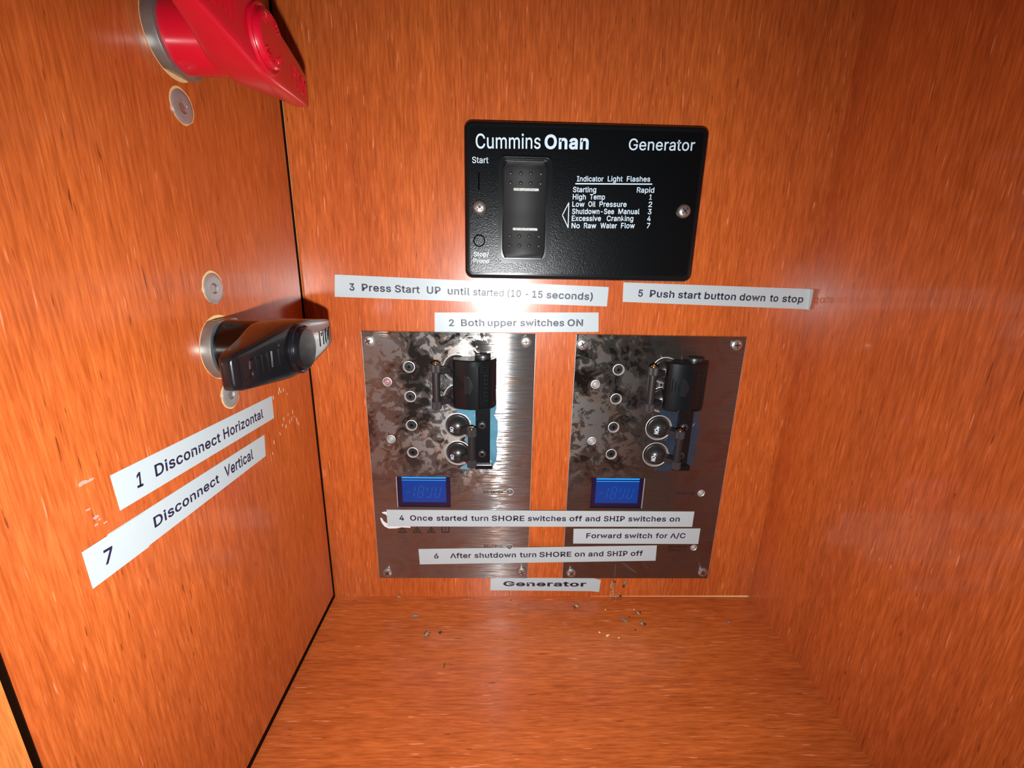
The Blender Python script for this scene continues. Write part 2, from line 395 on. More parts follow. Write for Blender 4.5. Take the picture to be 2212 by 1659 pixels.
# outlines of the plain sans-serif characters used: advance width and closed contours, 1000 units to the em
GLY={'(':(273,[[89,207,90,244,94,283,101,324,109,364,119,403,132,441,145,477,160,510,177,539,236,539,219,503,204,466,191,428,179,390,169,351,161,313,156,276,152,241,151,207,152,176,155,145,160,115,167,83,177,50,188,16,202,-19,218,-57,236,-96,177,-96,150,-46,128,4,111,55,99,106,92,156]]),
')':(273,[[37,-96,56,-56,72,-18,86,18,97,52,106,85,113,116,118,147,121,177,122,207,121,241,117,276,112,313,104,351,94,390,82,428,69,466,54,503,37,539,97,539,113,510,128,477,142,441,154,403,164,364,173,323,179,283,183,244,184,207,182,156,174,104,161,53,144,3,123,-47,97,-96]]),
'-':(453,[[337,244,337,188,114,188,114,244]]),
'/':(249,[[235,533,71,-76,14,-76,178,533]]),
'0':(453,[[227,-7,191,-3,158,7,130,24,105,48,85,77,69,113,57,155,50,202,48,254,50,306,57,353,69,395,85,431,106,461,130,484,159,502,191,512,227,516,262,512,295,502,323,484,348,461,368,431,384,395,396,353,403,306,405,254,403,202,396,155,384,113,368,77,348,48,323,24,295,7,263,-3],[227,50,250,52,271,60,290,74,306,92,320,116,330,144,338,176,342,213,344,254,342,295,338,332,330,365,320,393,306,416,290,435,271,449,250,457,227,460,203,457,182,449,163,435,147,416,134,393,123,365,115,332,111,295,109,254,111,213,115,176,123,144,134,116,147,92,163,74,182,60,203,52]]),
'1':(453,[[76,0,76,55,391,55,391,0],[276,509,276,0,212,0,212,448,209,448,86,358,86,427,198,509]]),
'2':(453,[[64,0,64,47,234,229,252,248,268,266,282,282,294,298,303,312,311,327,316,341,319,356,320,371,319,389,315,405,308,419,298,431,287,441,273,449,258,455,241,458,224,460,205,458,188,454,172,447,159,438,148,427,139,413,132,398,128,381,127,362,66,362,68,391,75,418,86,442,102,464,121,482,143,496,168,507,196,513,225,516,254,513,281,507,306,497,328,482,346,465,361,445,372,423,379,398,381,372,380,354,377,336,371,318,363,299,351,280,336,259,317,235,294,209,267,180,153,60,153,57,389,57,389,0]]),
'3':(453,[[218,-7,188,-5,159,1,133,10,108,22,88,38,70,57,57,79,48,104,44,132,109,132,112,115,118,100,126,87,137,76,150,66,165,59,182,54,200,51,219,50,239,51,258,55,275,61,291,69,304,80,315,93,323,108,328,125,329,145,328,163,323,180,316,196,306,211,292,223,275,234,254,241,229,246,201,248,157,248,157,299,288,448,288,452,70,452,70,509,372,509,372,461,211,278,211,289,247,290,279,286,308,276,333,262,354,244,371,222,383,198,391,173,393,145,390,116,383,90,370,66,354,45,333,27,309,12,281,2,251,-5]]),
'4':(453,[[40,105,40,158,247,509,311,509,109,166,109,163,413,163,413,105],[282,0,282,121,282,146,282,318,343,318,343,0]]),
'5':(453,[[221,-7,192,-5,165,1,140,11,118,25,99,41,83,60,71,82,63,105,60,130,122,130,125,115,130,102,138,89,148,78,160,68,173,60,188,54,204,51,221,50,241,51,259,56,276,64,291,75,304,89,314,104,322,122,326,141,328,162,326,183,321,203,314,221,303,237,290,251,275,262,257,270,238,275,218,277,201,276,184,273,167,268,152,262,139,255,128,246,67,253,96,509,366,509,366,452,151,452,134,301,136,301,148,311,162,318,178,325,194,330,212,333,229,334,252,332,274,328,294,321,313,311,330,299,345,285,358,269,370,251,379,231,386,210,390,187,391,163,388,132,381,102,369,76,352,52,332,32,309,15,282,3,253,-4]]),
'6':(453,[[226,-7,196,-4,168,3,142,15,119,31,100,51,84,74,73,101,66,130,64,162,65,187,71,212,80,239,93,268,112,302,137,340,252,509,322,509,151,261,145,261,151,270,157,279,165,288,174,295,184,302,196,307,208,311,221,313,235,314,265,312,291,305,316,295,337,280,355,262,370,240,380,215,387,187,389,157,387,127,379,98,368,73,352,50,333,30,310,14,284,3,257,-4],[226,48,245,50,263,55,279,63,293,73,304,86,314,101,322,119,326,137,327,157,326,178,322,196,314,213,304,228,293,241,279,251,263,259,245,264,226,265,207,264,190,259,174,252,160,241,148,229,138,214,131,197,126,179,125,158,126,138,131,119,138,102,148,86,160,73,174,63,190,55,207,50]]),
'7':(453,[[97,0,323,448,323,452,62,452,62,509,391,509,391,449,165,0]]),
'A':(480,[[16,0,201,509,276,509,463,0,395,0,287,302,280,323,272,346,264,372,255,402,244,438,232,478,245,478,233,437,222,402,213,371,204,345,197,322,191,302,85,0],[370,142,370,199,110,199,110,142]]),
'B':(456,[[60,0,60,509,241,509,274,507,304,501,329,491,350,477,367,461,381,442,390,421,396,398,398,374,397,353,393,336,387,320,378,307,368,295,356,286,343,278,329,272,315,267,315,262,331,260,347,254,363,245,378,234,391,220,402,203,411,184,416,161,418,136,416,111,410,88,400,67,386,48,368,31,344,18,317,8,284,2,247,0],[125,57,245,57,281,60,309,67,330,80,344,96,353,115,355,137,354,153,350,169,342,184,333,197,320,209,306,218,289,225,269,229,248,231,125,231],[125,285,238,285,256,287,273,290,288,296,302,304,314,314,323,326,330,340,335,355,336,372,333,393,326,412,313,429,294,442,270,449,240,452,125,452]]),
'C':(510,[[267,-7,225,-3,186,7,150,25,119,49,92,79,70,115,53,157,44,203,40,254,44,305,53,352,70,393,92,429,119,459,150,484,186,501,225,512,267,516,293,514,317,511,340,504,362,496,383,485,402,471,419,456,435,438,448,418,459,397,467,373,473,348,408,348,404,365,397,380,389,395,380,407,369,418,357,428,344,437,330,444,315,449,300,453,284,455,267,456,237,453,209,445,184,432,161,414,141,391,125,364,113,332,106,295,103,254,106,213,113,177,125,145,141,117,161,94,184,76,210,63,237,56,267,53,284,54,300,56,315,60,330,65,344,72,357,81,369,90,380,102,389,114,397,128,404,144,408,160,473,160,467,135,459,112,448,91,435,71,420,53,402,38,383,24,363,13,341,5,317,-2,293,-6]]),
'D':(502,[[219,0,96,0,96,57,215,57,254,60,288,68,318,81,343,99,363,122,379,149,390,181,397,216,399,255,397,294,390,329,379,361,364,388,344,410,320,428,291,441,258,449,221,452,93,452,93,509,225,509,273,505,315,495,353,478,385,455,412,426,433,391,449,351,458,306,462,255,458,205,449,159,433,119,411,83,384,54,351,31,312,14,268,3],[125,509,125,0,60,0,60,509]]),
'E':(419,[[60,0,60,509,372,509,372,452,125,452,125,286,355,286,355,229,125,229,125,57,375,57,375,0]]),
'F':(410,[[60,0,60,509,369,509,369,452,125,452,125,278,346,278,346,221,125,221,125,0]]),
'G':(520,[[269,-7,225,-3,185,7,149,25,118,49,91,79,69,116,53,157,43,203,40,254,43,305,53,352,69,393,91,429,117,459,149,484,184,501,223,512,265,516,291,514,316,510,340,504,363,494,384,483,403,469,421,453,436,436,449,416,460,395,468,373,474,349,408,349,402,365,395,379,387,393,378,406,368,417,356,427,344,436,330,443,315,448,300,453,283,455,265,456,236,453,209,445,183,432,160,414,141,392,125,364,113,332,106,295,103,254,106,213,113,177,125,145,141,117,161,95,184,76,210,63,238,56,269,53,296,55,322,61,345,71,365,85,382,102,396,123,407,147,413,173,415,202,434,199,283,199,283,256,478,256,478,200,475,160,466,124,451,91,431,62,406,38,377,19,344,5,308,-4]]),
'H':(517,[[60,0,60,509,125,509,125,289,392,289,392,509,457,509,457,0,392,0,392,232,125,232,125,0]]),
'I':(300,[[31,0,31,57,118,57,118,452,31,452,31,509,269,509,269,452,183,452,183,57,269,57,269,0]]),
'L':(393,[[60,0,60,509,125,509,125,57,361,57,361,0]]),
'M':(628,[[60,0,60,509,152,509,277,187,280,179,284,170,287,159,291,147,295,135,299,123,303,110,307,97,311,84,315,71,319,60,322,49,307,49,311,59,314,71,318,83,322,95,326,108,330,121,334,134,338,146,342,158,346,169,349,179,352,187,476,509,568,509,568,0,504,0,504,291,504,302,504,314,504,327,505,340,505,354,505,369,505,383,506,398,506,413,506,428,507,443,507,457,513,457,508,441,503,425,498,409,492,393,487,378,482,363,477,348,472,335,467,322,463,310,459,300,456,291,342,0,286,0,170,291,167,300,163,310,159,321,155,333,150,347,145,361,140,376,134,392,129,408,124,424,118,441,112,457,119,457,119,444,120,430,120,416,120,401,121,386,121,372,121,357,121,342,122,328,122,315,122,302,122,291,122,0]]),
'N':(523,[[60,0,60,509,136,509,343,183,349,174,355,163,363,151,371,137,379,122,388,107,396,90,405,73,414,55,405,54,403,72,402,90,401,108,400,126,399,142,399,157,399,171,399,184,399,195,399,509,463,509,463,0,387,0,202,290,194,303,186,317,177,331,168,346,159,363,148,381,136,402,123,425,108,452,119,454,120,429,121,406,122,384,123,363,124,345,124,328,125,313,125,301,125,291,125,0]]),
'O':(533,[[267,-7,225,-3,186,7,150,25,119,49,92,79,70,115,53,157,44,203,40,254,44,305,53,352,70,393,92,429,119,459,150,484,186,501,225,512,267,516,309,512,348,501,384,484,415,459,442,429,464,393,480,352,490,305,493,254,490,203,480,157,464,115,442,79,415,49,384,25,348,7,309,-3],[267,53,296,55,324,63,349,76,372,94,392,116,408,144,420,176,428,213,430,254,428,295,420,332,408,365,392,392,372,415,349,433,324,446,296,453,267,456,237,453,210,445,184,433,161,415,142,392,125,364,113,332,106,295,103,254,106,213,113,176,125,144,142,117,161,94,184,76,210,63,237,55]]),
'P':(445,[[60,0,60,509,235,509,272,506,305,499,332,487,356,471,375,452,390,430,400,404,407,377,409,348,407,318,400,291,390,265,375,243,356,223,332,207,305,195,272,188,235,186,109,186,109,242,233,242,257,244,279,248,297,256,312,266,324,279,333,294,339,310,343,328,344,348,343,367,339,385,333,402,324,416,312,428,297,439,279,446,257,451,232,452,125,452,125,0]]),
'Q':(533,[[245,159,313,159,369,85,384,65,468,-48,401,-48,346,27,331,46],[267,-7,225,-3,186,7,150,25,119,49,92,79,70,115,53,157,44,203,40,254,44,305,53,352,70,393,92,429,119,459,150,484,186,501,225,512,267,516,309,512,348,501,384,484,415,459,442,429,464,393,480,352,490,305,493,254,490,203,480,157,464,115,442,79,415,49,384,25,348,7,309,-3],[267,53,296,55,324,63,349,76,372,94,392,116,408,144,420,176,428,213,430,254,428,295,420,332,408,365,392,392,372,415,349,433,324,446,296,453,267,456,237,453,210,445,184,433,161,415,142,392,125,364,113,332,106,295,103,254,106,213,113,176,125,144,142,117,161,94,184,76,210,63,237,55]]),
'R':(449,[[60,0,60,509,236,509,273,506,305,500,333,489,356,473,376,455,390,433,401,408,407,381,409,352,407,323,401,296,390,271,376,250,356,232,333,217,305,206,273,200,236,198,96,198,96,255,234,255,258,256,280,260,298,267,313,276,325,287,334,300,340,316,344,333,345,352,344,371,340,389,334,405,325,419,313,430,298,440,279,446,258,451,233,452,125,452,125,0],[353,0,230,229,303,229,428,0]]),
'S':(447,[[224,-9,188,-7,156,-1,128,9,102,23,81,40,64,60,51,83,42,109,38,137,104,137,108,118,114,102,123,88,136,76,150,66,166,59,185,53,204,50,224,49,246,50,267,54,286,60,303,69,317,79,329,92,338,106,344,122,346,139,344,154,340,168,332,179,322,189,310,197,296,205,280,211,263,217,245,222,184,239,145,253,112,269,86,289,67,313,56,341,52,372,54,400,62,425,75,448,92,468,113,484,138,498,165,508,195,514,227,516,259,514,289,508,316,498,340,484,360,468,377,449,390,427,398,403,401,378,337,378,332,402,320,421,302,437,280,449,254,456,225,459,204,457,185,454,167,448,152,440,139,430,129,418,121,405,117,391,115,376,117,359,122,345,131,334,142,324,155,315,169,308,184,302,198,297,212,293,264,279,279,275,295,270,312,264,328,256,344,248,359,238,372,226,384,213,395,198,402,180,407,161,408,139,406,112,399,87,386,64,370,43,349,25,323,11,294,0,261,-7]]),
'T':(449,[[32,452,32,509,417,509,417,452,257,452,257,0,193,0,193,452]]),
'U':(517,[[259,-8,220,-6,186,2,154,15,126,33,103,55,85,80,71,108,63,140,60,173,60,509,124,509,124,178,126,155,132,133,141,113,153,95,169,80,187,68,208,59,232,53,259,52,285,53,309,59,331,68,349,80,364,95,377,113,385,133,391,155,393,178,393,509,457,509,457,173,454,140,446,108,433,80,414,55,391,33,363,15,332,2,297,-6]]),
'V':(480,[[204,0,16,509,84,509,192,206,199,187,207,164,215,137,225,106,236,71,248,31,235,31,247,71,257,107,267,138,276,165,283,187,290,206,395,509,463,509,278,0]]),
'W':(686,[[155,0,16,509,82,509,163,196,167,179,172,162,175,145,179,128,183,111,187,94,190,76,194,58,197,40,189,40,193,58,196,76,200,94,203,111,207,128,211,145,215,162,220,179,224,196,306,509,380,509,462,196,466,179,470,162,474,145,478,128,482,111,486,94,490,76,494,58,497,40,488,40,492,58,495,76,499,94,503,111,506,128,510,145,515,162,519,179,523,196,603,509,670,509,530,0,455,0,368,323,362,345,357,368,351,391,346,417,341,445,336,475,350,475,345,446,340,420,335,395,330,371,324,347,318,323,230,0]]),
'Y':(472,[[203,0,203,208,16,509,91,509,192,344,203,327,213,309,222,292,231,274,240,254,250,230,224,230,233,254,242,275,251,293,260,310,270,327,280,344,381,509,455,509,268,208,268,0]]),
'a':(389,[[160,-9,137,-7,115,-3,94,5,76,15,60,29,48,45,38,63,32,84,30,108,32,128,36,146,43,161,53,174,64,184,78,193,92,200,108,206,125,211,143,214,161,217,178,220,200,223,218,225,234,227,247,229,257,231,265,235,271,240,274,246,276,255,276,257,275,272,272,285,267,297,260,307,251,315,240,322,227,327,212,330,196,331,178,330,163,327,149,322,137,316,127,309,118,301,110,292,104,283,100,274,41,291,51,313,64,331,79,346,95,358,114,368,133,375,153,380,173,383,194,384,208,384,223,382,239,379,255,375,271,369,286,360,300,350,312,336,322,320,330,301,335,278,337,251,337,0,277,0,277,52,272,52,267,43,260,34,252,25,242,16,229,8,215,1,199,-4,181,-7],[170,45,192,47,211,51,228,59,242,68,254,80,263,93,270,108,274,122,276,138,276,190,272,187,267,184,259,182,251,180,241,178,231,176,221,174,210,173,200,171,191,170,182,169,175,168,161,166,147,163,134,159,122,153,112,147,103,139,97,130,93,118,92,105,93,93,96,82,102,72,109,64,119,57,130,52,142,48,156,46]]),
'b':(424,[[229,-8,208,-7,189,-3,172,4,159,12,147,21,138,31,130,41,123,50,118,59,112,59,112,0,53,0,53,509,114,509,114,319,118,319,123,327,130,336,137,346,147,355,158,364,171,373,188,379,207,383,229,384,259,382,287,374,313,361,335,342,354,320,370,293,381,261,388,227,390,189,388,151,381,116,370,84,355,57,336,34,313,16,288,3,260,-6],[220,47,242,49,262,55,279,66,294,80,306,97,316,117,323,139,327,163,328,189,327,215,323,239,316,261,307,281,295,298,280,311,262,322,243,328,220,330,198,328,178,322,161,312,147,299,134,282,125,263,118,241,114,216,113,189,114,162,118,138,125,115,135,95,147,78,162,65,179,55,198,49]]),
'c':(396,[[207,-8,174,-5,144,3,117,16,93,35,72,58,56,85,44,116,37,150,34,187,37,225,44,260,56,291,72,318,93,341,117,360,144,374,174,382,207,384,226,384,243,381,260,377,276,371,291,364,305,356,318,346,330,335,340,322,349,308,356,293,362,277,303,262,300,272,295,281,290,289,284,297,278,304,270,311,261,316,252,321,242,325,231,328,220,329,207,330,184,328,163,321,145,310,130,296,118,278,108,258,102,236,98,212,96,187,98,163,102,139,108,117,118,97,130,80,145,66,163,55,184,49,207,46,220,47,232,49,243,52,253,55,262,60,271,66,279,73,285,80,292,89,297,98,301,107,304,117,363,102,357,86,350,70,341,56,331,43,319,32,306,21,292,12,277,5,261,-1,244,-5,226,-7]]),
'd':(424,[[195,-8,165,-6,137,3,111,16,89,34,70,57,55,84,43,116,36,151,34,189,36,227,43,261,55,293,70,320,89,342,112,361,137,374,165,382,196,384,218,383,237,379,253,373,267,364,278,355,287,346,295,336,301,327,306,319,311,319,311,509,372,509,372,0,313,0,313,59,307,59,301,50,295,41,287,31,277,21,266,12,252,4,236,-3,217,-7],[205,47,226,49,246,55,263,65,278,78,290,95,299,115,306,138,310,162,312,189,310,216,306,241,300,263,290,282,278,299,263,312,246,322,227,328,205,330,182,328,162,322,145,311,130,298,118,281,108,261,102,239,98,215,96,189,98,163,102,139,109,117,118,97,130,80,145,66,162,55,182,49]]),
'e':(404,[[212,-8,177,-5,145,3,117,16,92,35,72,58,56,85,44,116,37,150,34,187,36,224,44,258,55,290,71,317,91,340,115,359,142,373,172,382,205,384,226,383,246,380,266,374,285,366,303,355,319,341,334,324,347,305,357,282,365,256,370,227,371,194,371,169,96,169,98,151,102,127,110,106,121,88,135,73,151,61,169,53,190,48,212,46,227,47,241,49,254,53,265,58,276,65,285,73,294,82,300,93,306,105,365,91,358,72,348,55,335,39,320,26,302,14,283,4,261,-3,237,-7],[96,221,310,221,308,226,304,248,298,269,288,286,277,301,263,314,246,323,227,328,205,330,183,328,164,323,146,313,131,301,119,286,109,270,102,251,97,231]]),
'f':(254,[[228,379,228,327,6,327,6,379],[81,0,81,432,82,452,87,470,96,486,107,499,120,510,135,519,152,525,169,529,187,530,201,530,212,529,222,527,231,525,238,523,243,521,227,468,224,470,220,471,215,472,209,473,202,474,195,474,178,472,164,468,154,460,147,449,143,435,142,419,142,0]]),
'g':(425,[[207,-151,180,-149,156,-146,134,-140,114,-132,97,-122,82,-110,70,-97,59,-84,51,-69,101,-41,107,-49,114,-57,122,-66,131,-74,142,-82,154,-88,169,-93,187,-96,207,-97,236,-95,261,-87,282,-75,298,-58,308,-34,311,-6,311,68,306,68,301,60,294,51,287,41,277,32,266,23,252,16,236,10,217,6,195,5,165,7,138,14,113,27,90,43,71,65,55,90,43,120,36,154,34,191,36,229,43,263,55,293,71,320,90,342,112,361,138,374,166,382,196,384,218,383,237,379,253,373,267,365,279,356,288,346,296,336,302,327,308,319,313,319,313,379,372,379,372,-9,370,-40,363,-67,350,-90,334,-109,314,-124,291,-136,265,-144,237,-149],[205,59,227,61,246,66,264,75,278,87,290,103,300,121,307,142,311,166,312,193,311,219,307,242,300,264,291,283,279,299,264,312,247,322,227,328,205,330,182,328,163,322,145,312,130,298,118,282,109,262,102,241,98,218,96,193,98,167,102,144,109,123,118,104,131,88,145,76,163,66,183,61]]),
'h':(410,[[114,227,114,0,53,0,53,509,114,509,114,287,102,287,116,319,132,344,152,362,175,374,200,382,227,384,252,383,275,377,295,369,313,356,328,340,341,321,350,298,355,271,357,240,357,0,296,0,296,235,293,263,286,286,273,304,256,318,235,326,210,329,192,328,176,324,161,317,147,308,136,297,126,283,119,266,115,248]]),
'i':(167,[[53,0,53,379,114,379,114,0],[84,443,73,444,63,448,54,455,47,463,43,472,41,483,43,494,47,504,54,512,63,518,73,522,84,524,95,522,105,518,114,512,121,504,125,494,126,483,125,472,121,463,114,455,105,448,95,444]]),
'k':(381,[[177,199,184,199,360,379,284,379,121,212,110,212,110,137],[53,0,53,509,114,509,114,0],[294,0,148,186,191,229,372,0]]),
'l':(189,[[139,-2,112,0,91,8,74,20,62,37,55,59,53,84,53,509,114,509,114,99,114,83,117,71,120,62,126,57,135,53,146,52,152,52,157,52,160,53,164,53,167,54,170,54,181,3,175,1,169,0,162,-1,154,-2,147,-2]]),
'm':(610,[[53,0,53,379,112,379,112,295,108,295,114,314,122,331,132,346,144,358,158,368,172,376,187,382,203,385,219,386,245,383,268,375,287,361,303,342,314,320,321,295,312,295,318,312,326,329,337,343,350,356,364,366,381,375,398,381,417,385,437,386,458,385,478,380,497,372,514,361,529,346,541,328,550,307,555,283,557,255,557,0,496,0,496,254,493,279,485,298,473,313,456,323,438,329,419,330,402,329,387,326,374,320,363,312,353,302,345,290,340,277,336,263,335,247,335,0,274,0,274,260,272,280,265,297,253,311,238,322,220,328,199,330,185,329,171,326,158,320,145,312,135,302,126,289,119,274,115,257,114,238,114,0]]),
'n':(410,[[114,227,114,0,53,0,53,379,112,379,112,287,102,287,116,319,132,344,152,362,175,374,200,382,227,384,252,383,275,377,295,369,313,356,328,340,341,321,350,298,355,271,357,240,357,0,296,0,296,235,293,263,286,286,273,304,256,318,235,326,210,329,192,328,176,324,161,317,147,308,136,297,126,283,119,266,115,248]]),
'o':(415,[[207,-8,174,-5,144,3,117,16,93,35,72,58,56,85,44,116,37,150,34,187,37,225,44,260,56,291,72,318,93,341,117,360,144,374,174,382,207,384,241,382,271,374,299,360,323,341,343,318,359,291,371,260,379,225,381,187,379,150,371,116,359,85,343,58,323,35,299,16,271,3,241,-5],[207,46,231,49,252,55,270,66,285,80,298,97,307,117,314,139,318,163,319,187,318,212,314,236,307,258,298,278,285,296,270,310,252,321,231,328,207,330,184,328,163,321,145,310,130,296,118,278,108,258,102,236,98,212,96,187,98,163,102,139,108,117,118,97,130,80,145,66,163,55,184,49]]),
'p':(424,[[53,-143,53,379,112,379,112,319,118,319,123,327,130,336,137,346,147,355,158,364,171,373,188,379,207,383,229,384,259,382,287,374,313,361,335,342,354,320,370,293,381,261,388,227,390,189,388,151,381,116,370,84,355,57,336,34,313,16,288,3,260,-6,229,-8,208,-7,189,-3,173,4,159,12,147,21,138,31,130,41,124,50,118,59,114,59,114,-143],[220,47,242,49,262,55,279,66,294,80,306,97,316,117,323,139,327,163,328,189,327,215,323,239,316,261,307,281,295,298,280,311,262,322,243,328,220,330,198,328,178,322,161,312,147,299,134,282,125,263,118,241,114,216,113,189,114,162,118,138,125,115,135,95,147,78,162,65,179,55,198,49]]),
'r':(259,[[53,0,53,379,112,379,112,321,115,321,124,339,137,354,152,367,171,377,191,383,213,385,218,385,223,385,229,384,235,384,240,384,243,384,243,322,241,323,236,324,230,324,223,325,215,326,207,326,190,324,174,321,159,315,146,306,135,296,126,284,119,269,115,254,114,237,114,0]]),
's':(365,[[182,-8,157,-7,133,-3,112,3,93,12,76,24,62,38,50,54,41,73,36,94,94,107,101,87,111,72,124,60,141,52,160,47,181,45,206,47,227,53,244,62,258,74,265,88,268,103,266,115,262,126,254,136,243,144,229,150,212,155,149,170,118,180,92,192,72,208,58,227,50,249,47,274,49,295,55,314,65,332,79,347,95,360,115,370,137,378,161,383,187,384,212,383,234,379,254,372,271,363,286,352,299,339,309,324,318,308,324,290,268,277,262,291,254,304,243,316,228,325,210,331,187,333,166,331,147,326,131,317,119,305,111,292,109,277,110,264,115,253,124,243,136,235,152,229,172,223,229,209,261,200,287,187,306,171,320,153,328,131,331,107,329,85,323,65,312,47,298,31,281,18,260,6,236,-2,210,-7]]),
't':(227,[[204,379,204,327,6,327,6,379],[65,471,126,471,126,98,127,83,130,70,136,61,144,55,156,51,170,50,175,50,180,50,185,51,191,52,197,53,202,54,213,2,207,0,200,-2,192,-3,184,-3,176,-4,168,-4,138,-1,113,7,92,21,77,41,68,64,65,93]]),
'u':(410,[[182,-5,158,-3,135,2,115,11,97,23,82,39,69,59,60,82,54,109,53,139,53,379,114,379,114,144,116,117,124,94,137,75,154,61,175,53,200,50,218,51,234,55,249,62,263,71,274,83,283,97,290,113,295,132,296,153,296,379,357,379,357,0,298,0,298,92,307,92,294,60,277,35,257,17,234,5,209,-3]]),
'v':(389,[[163,0,17,379,84,379,165,155,173,132,180,110,187,87,193,64,199,42,206,21,184,21,191,42,197,64,203,87,209,110,216,132,224,155,305,379,371,379,226,0]]),
'w':(567,[[138,0,23,379,87,379,133,214,140,190,147,164,154,137,161,107,168,75,175,41,165,41,172,74,179,105,186,135,192,163,199,189,206,214,252,379,316,379,362,214,368,189,375,163,382,136,388,106,395,75,402,41,391,41,399,75,406,106,413,135,420,163,427,189,434,214,480,379,545,379,429,0,368,0,319,172,314,189,309,207,305,225,300,243,295,262,291,280,286,299,281,318,277,338,291,338,286,319,281,299,277,280,272,262,267,243,263,225,258,207,253,189,248,172,199,0]]),
'x':(379,[[21,0,171,218,171,171,29,379,100,379,147,306,159,287,170,270,179,253,188,237,198,221,207,206,175,206,185,221,194,237,202,253,211,270,222,287,233,306,282,379,352,379,209,169,209,214,358,0,287,0,231,85,219,103,209,120,200,136,191,152,182,167,173,182,205,182,195,167,187,152,178,136,170,120,160,103,148,85,91,0]]),
'z':(380,[[42,0,42,46,254,320,254,323,48,323,48,379,333,379,333,331,126,60,126,56,339,56,339,0]])}

